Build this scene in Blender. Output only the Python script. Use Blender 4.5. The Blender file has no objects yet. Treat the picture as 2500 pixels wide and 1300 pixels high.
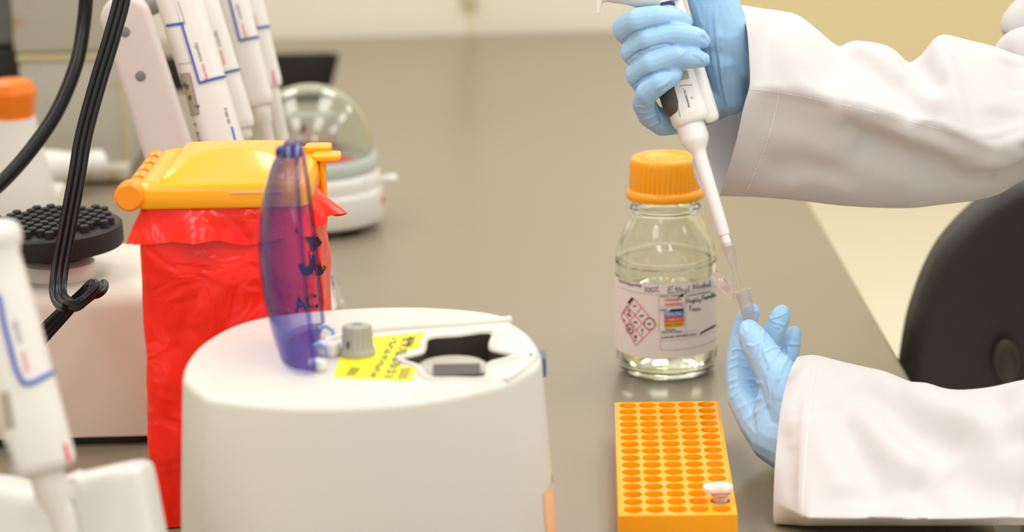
import bpy, bmesh, math, random
import numpy as np
from mathutils import Vector, Matrix, noise
from mathutils.bvhtree import BVHTree
from mathutils.geometry import tessellate_polygon

random.seed(7)
SC = bpy.context.scene
COL = SC.collection
R = math.radians
PI = math.pi

# ------------------------------------------------------------------ camera geometry
FPX = 6800.0                      # focal length in pixels of the 2500 px wide frame
CAM_H = 0.534                     # height of the lens above the worktop (Z = 0)
PITCH, YAW, ROLL = R(13.7), R(0.8), R(1.3)
CAM = Vector((0, 0, CAM_H))
_F = Vector((math.sin(YAW) * math.cos(PITCH), math.cos(YAW) * math.cos(PITCH), -math.sin(PITCH)))
_R0 = Vector((math.cos(YAW), -math.sin(YAW), 0))
_U0 = _R0.cross(_F)
_R = math.cos(ROLL) * _R0 - math.sin(ROLL) * _U0
_U = math.sin(ROLL) * _R0 + math.cos(ROLL) * _U0

def ray(px, py):
    return _F + _R * ((px - 1250) / FPX) + _U * ((650 - py) / FPX)

def W(px, py, z):
    """world point seen at a pixel, at a distance z along the view axis"""
    return CAM + ray(px, py) * z

def G(px, py, Z=0.0):
    """world point seen at a pixel on the horizontal plane Z"""
    d = ray(px, py)
    return CAM + d * ((Z - CAM_H) / d.z)

def proj(p):
    v = Vector(p) - CAM
    z = v.dot(_F)
    return 1250 + FPX * v.dot(_R) / z, 650 - FPX * v.dot(_U) / z, z

# ------------------------------------------------------------------ materials
def lin(c):
    out = []
    for v in c[:3]:
        v = v / 255.0
        out.append(v / 12.92 if v <= 0.04045 else ((v + 0.055) / 1.055) ** 2.4)
    return (*out, 1.0)

def new_mat(name):
    m = bpy.data.materials.new(name)
    m.use_nodes = True
    nt = m.node_tree
    return m, nt, nt.nodes, nt.links, nt.nodes['Principled BSDF']

def add_bump(nt, bsdf, scale, strength, dist=0.001, detail=3, kind='noise', coord='Object', stretch=None):
    N, L = nt.nodes, nt.links
    tc = N.new('ShaderNodeTexCoord')
    src = tc.outputs[coord]
    if stretch:
        mp = N.new('ShaderNodeMapping'); mp.inputs['Scale'].default_value = stretch
        L.new(src, mp.inputs['Vector']); src = mp.outputs['Vector']
    if kind == 'noise':
        t = N.new('ShaderNodeTexNoise'); t.inputs['Scale'].default_value = scale
        t.inputs['Detail'].default_value = detail; o = t.outputs['Fac']
    elif kind == 'wave':
        t = N.new('ShaderNodeTexWave'); t.inputs['Scale'].default_value = scale
        t.inputs['Distortion'].default_value = 1.0; o = t.outputs['Fac']
    else:
        t = N.new('ShaderNodeTexVoronoi'); t.inputs['Scale'].default_value = scale; o = t.outputs['Distance']
    L.new(src, t.inputs['Vector'])
    b = N.new('ShaderNodeBump'); b.inputs['Strength'].default_value = strength
    b.inputs['Distance'].default_value = dist
    L.new(o, b.inputs['Height']); L.new(b.outputs['Normal'], bsdf.inputs['Normal'])
    return t

def plastic(name, rgb, rough=0.4, spec=0.5, sss=0.0, sss_r=0.004, bump=None, metallic=0.0, coat=0.0, vary=0.0, vscale=8.0, trans=0.0):
    m, nt, N, L, b = new_mat(name)
    b.inputs['Base Color'].default_value = lin(rgb)
    b.inputs['Roughness'].default_value = rough
    b.inputs['Specular IOR Level'].default_value = spec
    b.inputs['Metallic'].default_value = metallic
    b.inputs['Coat Weight'].default_value = coat
    if trans:
        b.inputs['Transmission Weight'].default_value = trans
    if sss:
        b.inputs['Subsurface Weight'].default_value = sss
        b.inputs['Subsurface Radius'].default_value = (1.0, 0.7, 0.4)
        b.inputs['Subsurface Scale'].default_value = sss_r
    if vary:
        tc = N.new('ShaderNodeTexCoord'); t = N.new('ShaderNodeTexNoise')
        t.inputs['Scale'].default_value = vscale; t.inputs['Detail'].default_value = 4
        L.new(tc.outputs['Object'], t.inputs['Vector'])
        mx = N.new('ShaderNodeMix'); mx.data_type = 'RGBA'
        c = lin(rgb)
        mx.inputs['A'].default_value = tuple(v * (1 - vary) for v in c[:3]) + (1,)
        mx.inputs['B'].default_value = tuple(min(1, v * (1 + vary)) for v in c[:3]) + (1,)
        L.new(t.outputs['Fac'], mx.inputs['Factor']); L.new(mx.outputs['Result'], b.inputs['Base Color'])
    if bump:
        add_bump(nt, b, *bump)
    return m

def clear_film(name, rgb, rough=0.1, ior=1.45, tint=1.0, diffuse=0.0, drgb=(255, 255, 255), gloss=1.0, edge=None):
    """thin-walled clear plastic: see-through in its tint, with a fresnel sheen and an optional milky share"""
    m, nt, N, L, b = new_mat(name)
    N.remove(b)
    out = N['Material Output']
    tr = N.new('ShaderNodeBsdfTransparent'); tr.inputs['Color'].default_value = lin(rgb)
    if edge:        # a slanting path through the tinted wall is longer, so it absorbs more
        lw = N.new('ShaderNodeLayerWeight'); lw.inputs['Blend'].default_value = 0.35
        mc = N.new('ShaderNodeMix'); mc.data_type = 'RGBA'
        mc.inputs['A'].default_value = lin(rgb); mc.inputs['B'].default_value = lin(edge)
        L.new(lw.outputs['Facing'], mc.inputs['Factor']); L.new(mc.outputs['Result'], tr.inputs['Color'])
    gl = N.new('ShaderNodeBsdfGlossy'); gl.inputs['Roughness'].default_value = rough
    gl.inputs['Color'].default_value = (gloss, gloss, gloss, 1)
    fr = N.new('ShaderNodeFresnel')
    ge = N.new('ShaderNodeNewGeometry'); mr = N.new('ShaderNodeMapRange')      # the same sheen from either side of the thin wall
    mr.inputs['To Min'].default_value = ior; mr.inputs['To Max'].default_value = 1.0 / ior
    L.new(ge.outputs['Backfacing'], mr.inputs['Value']); L.new(mr.outputs['Result'], fr.inputs['IOR'])
    mix = N.new('ShaderNodeMixShader')
    cur = tr.outputs[0]
    if diffuse:
        d = N.new('ShaderNodeBsdfDiffuse'); d.inputs['Color'].default_value = lin(drgb)
        t2 = N.new('ShaderNodeBsdfTranslucent'); t2.inputs['Color'].default_value = lin(drgb)
        ad = N.new('ShaderNodeMixShader'); ad.inputs[0].default_value = 0.5
        L.new(d.outputs[0], ad.inputs[1]); L.new(t2.outputs[0], ad.inputs[2])
        m2 = N.new('ShaderNodeMixShader'); m2.inputs[0].default_value = diffuse
        L.new(cur, m2.inputs[1]); L.new(ad.outputs[0], m2.inputs[2]); cur = m2.outputs[0]
    L.new(fr.outputs[0], mix.inputs[0]); L.new(cur, mix.inputs[1]); L.new(gl.outputs[0], mix.inputs[2])
    L.new(mix.outputs[0], out.inputs['Surface'])
    return m

def glass(name, rgb=(255, 255, 255), ior=1.47, rough=0.0):
    m, nt, N, L, b = new_mat(name)
    b.inputs['Base Color'].default_value = lin(rgb)
    b.inputs['Roughness'].default_value = rough
    b.inputs['IOR'].default_value = ior
    b.inputs['Transmission Weight'].default_value = 1.0
    return m

# ------------------------------------------------------------------ mesh builder
class MB:
    def __init__(self):
        self.v, self.f, self.m = [], [], []
    def add(self, vf, mat=0, M=None):
        v, f = vf
        b = len(self.v)
        self.v.extend([(M @ Vector(p)) if M is not None else Vector(p) for p in v])
        for q in f:
            self.f.append(tuple(b + i for i in q)); self.m.append(mat)
        return self

_inv = {}
def build(name, mb, mats, parent=None, smooth=40, world=False, recalc=True, mods=None):
    if isinstance(mb, tuple):
        mb = MB().add(mb)
    vs = mb.v
    if world and parent is not None:
        I = _inv[parent.name]
        vs = [I @ p for p in vs]
    me = bpy.data.meshes.new(name)
    me.from_pydata([tuple(p) for p in vs], [], mb.f)
    if not isinstance(mats, (list, tuple)):
        mats = [mats]
    for m in mats:
        me.materials.append(m)
    if len(mats) > 1:
        me.polygons.foreach_set('material_index', mb.m)
    me.validate(verbose=False)
    if recalc:
        bm = bmesh.new(); bm.from_mesh(me)
        bmesh.ops.recalc_face_normals(bm, faces=bm.faces)
        bm.to_mesh(me); bm.free()
    if smooth:
        me.shade_smooth()
        if smooth < 180:
            me.set_sharp_from_angle(angle=R(smooth))
    o = bpy.data.objects.new(name, me)
    COL.objects.link(o)
    if parent is not None:
        o.parent = parent
        _inv[o.name] = _inv[parent.name]
    return o

def thing(name, label, cat, M=None, group=None):
    if M is None: M = Matrix.Identity(4)
    elif isinstance(M, (Vector, tuple)): M = Matrix.Translation(Vector(M))
    o = bpy.data.objects.new(name, None)
    COL.objects.link(o)
    o.empty_display_size = 0.02
    o.matrix_world = M
    _inv[o.name] = M.inverted()
    o['label'] = label; o['category'] = cat
    if group: o['group'] = group
    return o

def tag(o, label=None, cat=None, group=None, kind=None):
    if label: o['label'] = label
    if cat: o['category'] = cat
    if group: o['group'] = group
    if kind: o['kind'] = kind
    return o

def bvh_of(mb):
    return BVHTree.FromPolygons([tuple(v) for v in mb.v], mb.f)

def obj_bvh(o, M=None):
    M = M or Matrix.Identity(4)
    return BVHTree.FromPolygons([tuple(M @ v.co) for v in o.data.vertices], [tuple(p.vertices) for p in o.data.polygons])

# ------------------------------------------------------------------ shapes -> (verts, faces)
def lathe(prof, n=48, rf=None, closed=False):
    v, f, rings = [], [], []
    for (r, z) in prof:
        if r <= 1e-9:
            rings.append([len(v)]); v.append((0, 0, z))
        else:
            ring = []
            for k in range(n):
                a = 2 * PI * k / n
                rr = r * (rf(a, z) if rf else 1.0)
                ring.append(len(v)); v.append((rr * math.cos(a), rr * math.sin(a), z))
            rings.append(ring)
    pairs = list(zip(rings, rings[1:]))
    if closed: pairs.append((rings[-1], rings[0]))
    for A, B in pairs:
        if len(A) == 1 and len(B) == 1: continue
        if len(A) == 1:
            for k in range(n): f.append((A[0], B[k], B[(k + 1) % n]))
        elif len(B) == 1:
            for k in range(n): f.append((A[k], A[(k + 1) % n], B[0]))
        else:
            for k in range(n): f.append((A[k], A[(k + 1) % n], B[(k + 1) % n], B[k]))
    return v, f

def loft(rings, closed=True, caps=True):
    n = len(rings[0])
    v = [Vector(p) for r in rings for p in r]
    f = []
    for i in range(len(rings) - 1):
        for k in range(n if closed else n - 1):
            a, b = i * n + k, i * n + (k + 1) % n
            f.append((a, b, b + n, a + n))
    if caps and closed:
        f.append(tuple(range(n - 1, -1, -1)))
        f.append(tuple((len(rings) - 1) * n + k for k in range(n)))
    return v, f

def catmull(pts, k=6, closed=False):
    pts = [tuple(p) for p in pts]
    n = len(pts); out = []
    segs = n if closed else n - 1
    for i in range(segs):
        g = (lambda j: pts[j % n]) if closed else (lambda j: pts[max(0, min(n - 1, j))])
        p0, p1, p2, p3 = g(i - 1), g(i), g(i + 1), g(i + 2)
        for s in range(k):
            t = s / k
            out.append(tuple(0.5 * (2 * b + (c - a) * t + (2 * a - 5 * b + 4 * c - d) * t * t + (3 * b - a - 3 * c + d) * t ** 3)
                             for a, b, c, d in zip(p0, p1, p2, p3)))
    if not closed: out.append(pts[-1])
    return out

def tube(pts, rad, n=12, caps=True, sec=None, up=None):
    """swept tube; rad a number or list; sec: optional list of 2-D section points in units of the radius"""
    pts = [Vector(p[:3]) for p in pts]
    if not isinstance(rad, (list, tuple)): rad = [rad] * len(pts)
    if sec is None: sec = [(math.cos(2 * PI * k / n), math.sin(2 * PI * k / n)) for k in range(n)]
    rings = []
    t0 = (pts[1] - pts[0]).normalized()
    a = Vector(up) if up is not None else (Vector((0, 0, 1)) if abs(t0.z) < 0.9 else Vector((1, 0, 0)))
    x = (a - t0 * a.dot(t0)).normalized()
    for i, p in enumerate(pts):
        t = (pts[min(i + 1, len(pts) - 1)] - pts[max(i - 1, 0)]).normalized()
        x = (x - t * x.dot(t)).normalized()
        y = t.cross(x)
        rings.append([p + (x * c + y * s) * rad[i] for c, s in sec])
    return loft(rings, True, caps)

def rbox(sx, sy, sz, bev=0.003, seg=3, base=True):
    bm = bmesh.new()
    bmesh.ops.create_cube(bm, size=1.0)
    for v in bm.verts:
        v.co = Vector((v.co.x * sx, v.co.y * sy, (v.co.z + (0.5 if base else 0)) * sz))
    if bev > 0:
        bmesh.ops.bevel(bm, geom=list(bm.edges), offset=bev, segments=seg, profile=0.5, affect='EDGES')
    bm.verts.ensure_lookup_table()
    v = [p.co.copy() for p in bm.verts]; f = [tuple(x.index for x in q.verts) for q in bm.faces]
    bm.free()
    return v, f

def offset_poly(P, d):
    """move a closed 2-D outline inwards by d (outline anticlockwise)"""
    n = len(P); out = []
    A = sum(P[i][0] * P[(i + 1) % n][1] - P[(i + 1) % n][0] * P[i][1] for i in range(n))
    sgn = 1 if A > 0 else -1
    for i in range(n):
        a, b, c = Vector(P[i - 1][:2]), Vector(P[i][:2]), Vector(P[(i + 1) % n][:2])
        e1 = (b - a).normalized(); e2 = (c - b).normalized()
        n1 = Vector((-e1.y, e1.x)) * sgn; n2 = Vector((-e2.y, e2.x)) * sgn
        m = (n1 + n2)
        m = m.normalized() if m.length > 1e-6 else n1
        k = d / max(0.35, m.dot(n1))
        q = b + m * k
        out.append((q.x, q.y))
    return out

def slab(P, z0, z1, bev=0.0, seg=4, bev_bottom=0.0, holes=None, cap_bottom=True):
    """prism over a closed outline with rounded top / bottom edges; optional holes cut through the top cap"""
    lv = []
    if bev_bottom > 0:
        for s in range(seg + 1):
            a = PI / 2 * (1 - s / seg)
            lv.append((bev_bottom * (1 - math.cos(a)), z0 + bev_bottom * (1 - math.sin(a)))); 
    else: lv.append((0, z0))
    if bev > 0:
        for s in range(seg + 1):
            a = PI / 2 * s / seg
            lv.append((bev * (1 - math.cos(a)), z1 - bev * (1 - math.sin(a))))
    else: lv.append((0, z1))
    rings = []
    for d, z in lv:
        Q = offset_poly(P, d) if d > 0 else [p[:2] for p in P]
        rings.append([Vector((x, y, z)) for x, y in Q])
    v, f = loft(rings, True, False)
    n = len(P); top0 = (len(rings) - 1) * n
    def cap(ring_idx, hs, z):
        loops = [[v[i] for i in ring_idx]]
        idx = list(ring_idx)
        for h in hs:
            b = len(v)
            hv = [Vector((x, y, z)) for x, y in h]
            v.extend(hv); idx.extend(range(b, b + len(h))); loops.append(hv)
        for t in tessellate_polygon(loops):
            f.append(tuple(idx[i] for i in t))
    cap(range(top0, top0 + n), holes or [], z1)
    if cap_bottom: cap(range(n), [], z0)
    return v, f

def frame(p0, p1, depth=None):
    """matrix with Z running p0 -> p1, Y pointing away from the camera, X to the right"""
    z = (p1 - p0).normalized()
    y = (_F if depth is None else Vector(depth))
    y = (y - z * y.dot(z)).normalized()
    x = y.cross(z)
    M = Matrix((x, y, z)).transposed().to_4x4()
    M.translation = p0
    return M

def sellipse(a, b, n=40, e=2.0):
    out = []
    for k in range(n):
        t = 2 * PI * k / n
        c, s = math.cos(t), math.sin(t)
        out.append((a * math.copysign(abs(c) ** (2 / e), c), b * math.copysign(abs(s) ** (2 / e), s)))
    return out

# ------------------------------------------------------------------ text and marks laid on surfaces
_tc = {}
def text_geo(s, bold=0.0):
    """flat letters, height about 1, starting at the origin"""
    if (s, bold) in _tc: return _tc[(s, bold)]
    cu = bpy.data.curves.new('letters', 'FONT')
    cu.body = s; cu.size = 1.0; cu.resolution_u = 3; cu.offset = bold
    ob = bpy.data.objects.new('letters', cu)
    COL.objects.link(ob)
    dg = bpy.context.evaluated_depsgraph_get()
    me = bpy.data.meshes.new_from_object(ob.evaluated_get(dg))
    v = [(p.co.x, p.co.y) for p in me.vertices]
    f = [tuple(p.vertices) for p in me.polygons]
    bpy.data.objects.remove(ob); bpy.data.curves.remove(cu); bpy.data.meshes.remove(me)
    _tc[(s, bold)] = (v, f)
    return v, f

def hit(bvh, px, py, off=0.0002):
    d = ray(px, py).normalized()
    loc, nor, i, dist = bvh.ray_cast(CAM, d)
    if loc is None: return None
    if nor.dot(d) > 0: nor = -nor
    return loc + nor * off

def hitn(bvh, px, py):
    d = ray(px, py).normalized()
    loc, nor, i, dist = bvh.ray_cast(CAM, d)
    return loc, (-nor if nor.dot(d) > 0 else nor)

def lay(bvh, v2, f, fn, off=0.0002, fallback=None):
    """drop 2-D marks on a surface: fn maps (u, v) to a pixel, the ray finds the surface"""
    out, ok = [], []
    for (u, w) in v2:
        h = hit(bvh, *fn(u, w), off)
        ok.append(h is not None); out.append(h or Vector((0, 0, 0)))
    return out, [q for q in f if all(ok[i] for i in q)]

def lay_text(bvh, s, p0, d, h, off=0.0002, flip=1, bold=0.0, wid=1.0, curve=0.0):
    """text from pixel p0 along pixel direction d, letters h pixels tall"""
    v, f = text_geo(s, bold)
    L = math.hypot(*d); dx, dy = d[0] / L, d[1] / L
    nx, ny = (dy, -dx) if flip > 0 else (-dy, dx)
    k = h / 0.7
    return lay(bvh, v, f, lambda u, w: (p0[0] + dx * u * k * wid + nx * (w * k + curve * u * u * k), p0[1] + dy * u * k * wid + ny * (w * k + curve * u * u * k)), off)

def lay_quad(bvh, q, n=8, m=8, off=0.0002):
    """four pixel corners (a, b, c, d) filled with a grid on the surface"""
    a, b, c, d = [Vector(p) for p in q]
    v = [(i / n, j / m) for j in range(m + 1) for i in range(n + 1)]
    f = [(j * (n + 1) + i, j * (n + 1) + i + 1, (j + 1) * (n + 1) + i + 1, (j + 1) * (n + 1) + i) for j in range(m) for i in range(n)]
    def fn(u, w):
        p = (a * (1 - u) + b * u) * (1 - w) + (d * (1 - u) + c * u) * w
        return p.x, p.y
    return lay(bvh, v, f, fn, off)

def lay_line(bvh, pts, w, off=0.0002, k=6, closed=False):
    """ribbon w pixels wide along a pixel polyline"""
    P = []
    q = list(pts) + ([pts[0]] if closed else [])
    for (x0, y0), (x1, y1) in zip(q, q[1:]):
        for s in range(k): P.append((x0 + (x1 - x0) * s / k, y0 + (y1 - y0) * s / k))
    P.append(q[-1])
    v, f = [], []
    for i, (x, y) in enumerate(P):
        ax, ay = P[max(0, i - 1)]; bx, by = P[min(len(P) - 1, i + 1)]
        l = math.hypot(bx - ax, by - ay) or 1
        nx, ny = -(by - ay) / l * w / 2, (bx - ax) / l * w / 2
        v += [(x + nx, y + ny), (x - nx, y - ny)]
        if i: f.append((2 * i - 2, 2 * i - 1, 2 * i + 1, 2 * i))
    return lay(bvh, v, f, lambda u, w_: (u, w_), off)

def line_pts(bvh, pts, off=0.0003, k=6):
    """3-D polyline lying on a surface under a pixel polyline"""
    out = []
    for (x0, y0), (x1, y1) in zip(pts, pts[1:]):
        for s in range(k):
            h = hit(bvh, x0 + (x1 - x0) * s / k, y0 + (y1 - y0) * s / k, off)
            if h: out.append(h)
    h = hit(bvh, *pts[-1], off)
    if h: out.append(h)
    return out

def _loop(cx, cy, rx, ry, n=10, a0=90):
    return [(cx + rx * math.cos(R(a0 + 360 * i / n)), cy + ry * math.sin(R(a0 + 360 * i / n))) for i in range(n + 1)]
PEN = {
    '1': (.35, [[(.12, 0), (.2, 1)]]), '0': (.62, [_loop(.3, .36, .24, .36)]), '%': (.75, [[(.1, -.02), (.55, .95)], _loop(.15, .75, .06, .07, 6), _loop(.55, .1, .06, .07, 6)]),
    'E': (.8, [[(.7, .98), (.12, .95), (.06, .5), (.02, 0), (.72, .04)], [(.06, .5), (.5, .54)]]), 't': (.45, [[(.22, .95), (.16, .12), (.34, 0)], [(0, .6), (.42, .64)]]),
    'h': (.5, [[(.12, 1), (.05, 0)], [(.07, .35), (.25, .52), (.36, .4), (.36, 0)]]), 'y': (.5, [[(.06, .5), (.12, .15), (.36, .2)], [(.42, .55), (.32, -.1), (.08, -.38)]]),
    'l': (.3, [[(.2, 1.05), (.08, .15), (.2, 0)]]), 'A': (.7, [[(0, 0), (.34, 1), (.55, 0)], [(.12, .38), (.5, .4)]]), 'c': (.48, [[(.42, .42), (.22, .5), (.06, .25), (.2, .02), (.42, .1)]]),
    'o': (.48, [_loop(.22, .24, .18, .23)]), 'a': (.52, [_loop(.2, .24, .17, .23), [(.38, .48), (.38, .1), (.48, 0)]]), 'g': (.5, [_loop(.2, .26, .17, .22), [(.38, .5), (.34, -.2), (.1, -.34)]]),
    'i': (.24, [[(.1, .5), (.08, 0)], [(.12, .68), (.13, .74)]]), 'H': (.72, [[(.08, 1), (.05, 0)], [(.55, 1), (.52, 0)], [(.06, .5), (.54, .54)]]), 'T': (.6, [[(0, .96), (.62, 1)], [(.3, .97), (.26, 0)]]),
    'x': (.46, [[(.04, .5), (.4, 0)], [(.4, .5), (.02, 0)]]), 'F': (.62, [[(.6, 1), (.1, .96), (.04, 0)], [(.08, .5), (.48, .54)]]), 'm': (.7, [[(.05, .48), (.04, 0)], [(.05, .34), (.2, .5), (.3, .36), (.3, 0)], [(.3, .34), (.46, .5), (.56, .36), (.58, 0)]]),
    'b': (.48, [[(.08, 1), (.06, 0)], _loop(.24, .22, .17, .22)]), 'e': (.46, [[(.06, .25), (.38, .3), (.24, .5), (.06, .28), (.18, .02), (.42, .1)]]), ' ': (.4, []),
}
def pen_strokes(s, p0, d, h, wid=1.0):
    """handwritten strokes as pixel polylines"""
    Ld = math.hypot(*d); dx, dy = d[0] / Ld, d[1] / Ld
    nx, ny = dy, -dx
    x, out = 0.0, []
    for ch in s:
        w_, st = PEN[ch]
        for line in st:
            out.append([(p0[0] + (dx * (x + u) * wid + nx * v) * h, p0[1] + (dy * (x + u) * wid + ny * v) * h) for u, v in line])
        x += w_
    return out

# ------------------------------------------------------------------ soft bodies
def sphere_chain(mb, chain, n=18):
    """ball-swept limb through (point, radius) joints"""
    for (p, r), (q, s) in zip(chain, chain[1:]):
        L = (q - p).length
        k = max(2, int(L / (0.16 * min(r, s))) + 1)
        for i in range(k + 1):
            t = i / k
            c = p.lerp(q, t); rr = r + (s - r) * t
            prof = [(0, -rr)] + [(rr * math.sin(PI * j / 8), -rr * math.cos(PI * j / 8)) for j in range(1, 8)] + [(0, rr)]
            mb.add(lathe(prof, n), M=Matrix.Translation(c))

def fuse(mb, voxel, smooth_it=6, fac=0.5):
    """melt overlapping balls into one continuous skin and return it as a mesh builder"""
    me = bpy.data.meshes.new('skin'); me.from_pydata([tuple(v) for v in mb.v], [], mb.f)
    ob = bpy.data.objects.new('skin', me); COL.objects.link(ob)
    m = ob.modifiers.new('r', 'REMESH'); m.mode = 'VOXEL'; m.voxel_size = voxel
    if smooth_it:
        s = ob.modifiers.new('s', 'SMOOTH'); s.factor = fac; s.iterations = smooth_it
    dg = bpy.context.evaluated_depsgraph_get()
    m2 = bpy.data.meshes.new_from_object(ob.evaluated_get(dg))
    out = MB()
    out.add(([p.co.copy() for p in m2.vertices], [tuple(p.vertices) for p in m2.polygons]))
    bpy.data.objects.remove(ob); bpy.data.meshes.remove(me); bpy.data.meshes.remove(m2)
    return out

def vnormals(mb):
    V = np.array([tuple(v) for v in mb.v]); Nn = np.zeros_like(V)
    tri = []
    for q in mb.f:
        for i in range(1, len(q) - 1): tri.append((q[0], q[i], q[i + 1]))
    T = np.array(tri)
    fn = np.cross(V[T[:, 1]] - V[T[:, 0]], V[T[:, 2]] - V[T[:, 0]])
    for k in range(3): np.add.at(Nn, T[:, k], fn)
    Nn /= (np.linalg.norm(Nn, axis=1, keepdims=True) + 1e-12)
    return V, Nn

def crease(mb, lines, bvh=None, sign=1):
    """raise (or sink) soft ridges along lines drawn over the surface.
    lines: (pixel polyline, width m, height m)"""
    bvh = bvh or bvh_of(mb)
    V, Nn = vnormals(mb)
    D = np.zeros(len(V))
    for pts, w, h in lines:
        P = line_pts(bvh, pts, 0.0, 8)
        if len(P) < 2: continue
        P = np.array([tuple(p) for p in P])
        lo, hi = P.min(0) - 3 * w, P.max(0) + 3 * w
        idx = np.where(np.all((V > lo) & (V < hi), axis=1))[0]
        if not len(idx): continue
        A, B = P[:-1], P[1:]
        best = np.full(len(idx), 1e9); par = np.zeros(len(idx))
        for i in range(len(A)):
            ab = B[i] - A[i]; L2 = ab @ ab + 1e-15
            t = np.clip(((V[idx] - A[i]) @ ab) / L2, 0, 1)
            d = np.linalg.norm(V[idx] - (A[i] + t[:, None] * ab), axis=1)
            u = (i + t) / len(A)
            m = d < best; best[m] = d[m]; par[m] = u[m]
        fade = np.clip(np.minimum(par, 1 - par) * 6 + 0.25, 0, 1)
        D[idx] += sign * h * fade * np.exp(-(best / w) ** 2)
    V2 = V + Nn * D[:, None]
    mb.v = [Vector(p) for p in V2]
    return mb

def roughen(mb, amp, scale, stretch=(1, 1, 1)):
    V, Nn = vnormals(mb)
    for i, p in enumerate(V):
        d = noise.fractal(Vector((p[0] * stretch[0], p[1] * stretch[1], p[2] * stretch[2])) * scale, 0.8, 2.0, 3)
        mb.v[i] = Vector(p + Nn[i] * d * amp)
    return mb
# ================================================================== materials of the place
M_white = plastic('white plastic', (224, 220, 212), 0.35, bump=(900, 0.05, 0.0003))
M_white2 = plastic('soft white plastic', (228, 223, 214), 0.42)
M_warmw = plastic('warm white housing', (226, 216, 200), 0.45, bump=(1400, 0.06, 0.0003))
M_pinkw = plastic('pale pinkish grey plastic', (214, 202, 195), 0.4)
M_grey = plastic('mid grey plastic', (128, 122, 118), 0.5)
M_dgrey = plastic('dark grey grip', (78, 72, 70), 0.55, bump=(1500, 0.2, 0.0004))
M_black = plastic('black plastic', (16, 15, 14), 0.35)
M_ink = plastic('black print', (28, 26, 30), 0.6, spec=0.2)
M_greyink = plastic('grey print', (112, 110, 112), 0.6, spec=0.2)
M_redink = plastic('red print', (226, 72, 56), 0.6, spec=0.2)
M_blueink = plastic('blue line', (66, 92, 178), 0.5, spec=0.3)
M_skyink = plastic('sky blue print', (48, 112, 205), 0.5, spec=0.3)

# ================================================================== the room
FLOOR_Z = -0.92
m_floor, nt, N, L, b = new_mat('cream vinyl floor')
b.inputs['Roughness'].default_value = 0.35
tc = N.new('ShaderNodeTexCoord'); t = N.new('ShaderNodeTexNoise'); t.inputs['Scale'].default_value = 3.0
L.new(tc.outputs['Object'], t.inputs['Vector'])
mx = N.new('ShaderNodeMix'); mx.data_type = 'RGBA'
mx.inputs['A'].default_value = lin((240, 233, 208)); mx.inputs['B'].default_value = lin((244, 238, 216))
L.new(t.outputs['Fac'], mx.inputs['Factor']); L.new(mx.outputs['Result'], b.inputs['Base Color'])
fl = build('floor', MB().add(rbox(9.0, 9.4, 0.05, 0), M=Matrix.Translation((0.6, 3.2, FLOOR_Z - 0.05))), m_floor, smooth=0)
tag(fl, kind='structure')

m_wall = plastic('cream wall panel', (238, 230, 210), 0.6, vary=0.03, vscale=2.0)
m_yell = plastic('yellow painted wall', (226, 212, 166), 0.65, vary=0.03, vscale=1.5)
mb = MB()
SEAM = W(1147, 40, 3.5).x
x0, x1, yb = -2.6, 0.315, 3.42
for a, c in ((x0, -1.05), (-1.046, SEAM - 0.002), (SEAM + 0.002, x1)):
    mb.add(rbox(c - a, 0.03, 1.75, 0.003, 2), M=Matrix.Translation(((a + c) / 2, yb + 0.015, FLOOR_Z + 0.002)))
tag(build('wall_back', mb, m_wall, smooth=30), kind='structure')
mb = MB().add(rbox(0.016, 0.006, 0.80, 0.0015, 2), M=Matrix.Translation((SEAM, yb - 0.003, 0.03)))
tag(build('trim_1', mb, plastic('seam strip', (214, 202, 172), 0.5)), kind='structure')
mb = MB().add(rbox(9.0, 0.05, 3.2, 0), M=Matrix.Translation((0.6, 7.3, FLOOR_Z)))
tag(build('wall_far', mb, m_yell, smooth=0), kind='structure')
mb = MB().add(rbox(0.05, 9.4, 3.2, 0), M=Matrix.Translation((-3.9, 3.2, FLOOR_Z)))
tag(build('wall_left', mb, m_wall, smooth=0), kind='structure')
mb = MB().add(rbox(9.0, 0.02, 0.10, 0.004, 2), M=Matrix.Translation((0.6, 7.262, FLOOR_Z)))
tag(build('baseboard_far', mb, plastic('brown baseboard', (120, 100, 78), 0.5)), kind='structure')

# ================================================================== the bench
bench = thing('lab_bench', 'long dark grey laboratory bench with a glossy worktop and sunken sink', 'bench', (0, 2.0, FLOOR_Z))
m_top, nt, N, L, b = new_mat('dark epoxy worktop')
tc = N.new('ShaderNodeTexCoord')
n1 = N.new('ShaderNodeTexNoise'); n1.inputs['Scale'].default_value = 3.0; n1.inputs['Detail'].default_value = 6
n2 = N.new('ShaderNodeTexNoise'); n2.inputs['Scale'].default_value = 260.0; n2.inputs['Detail'].default_value = 3
L.new(tc.outputs['Object'], n1.inputs['Vector']); L.new(tc.outputs['Object'], n2.inputs['Vector'])
cr = N.new('ShaderNodeMix'); cr.data_type = 'RGBA'
BENCH_A, BENCH_B = (130, 119, 99), (140, 128, 107)
cr.inputs['A'].default_value = lin(BENCH_A); cr.inputs['B'].default_value = lin(BENCH_B)
L.new(n1.outputs['Fac'], cr.inputs['Factor']); L.new(cr.outputs['Result'], b.inputs['Base Color'])
rr = N.new('ShaderNodeMapRange'); rr.inputs['To Min'].default_value = 0.26; rr.inputs['To Max'].default_value = 0.36
L.new(n1.outputs['Fac'], rr.inputs['Value']); L.new(rr.outputs['Result'], b.inputs['Roughness'])
b.inputs['IOR'].default_value = 1.6
bp = N.new('ShaderNodeBump'); bp.inputs['Strength'].default_value = 0.08; bp.inputs['Distance'].default_value = 0.0004
L.new(n2.outputs['Fac'], bp.inputs['Height']); L.new(bp.outputs['Normal'], b.inputs['Normal'])

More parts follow.
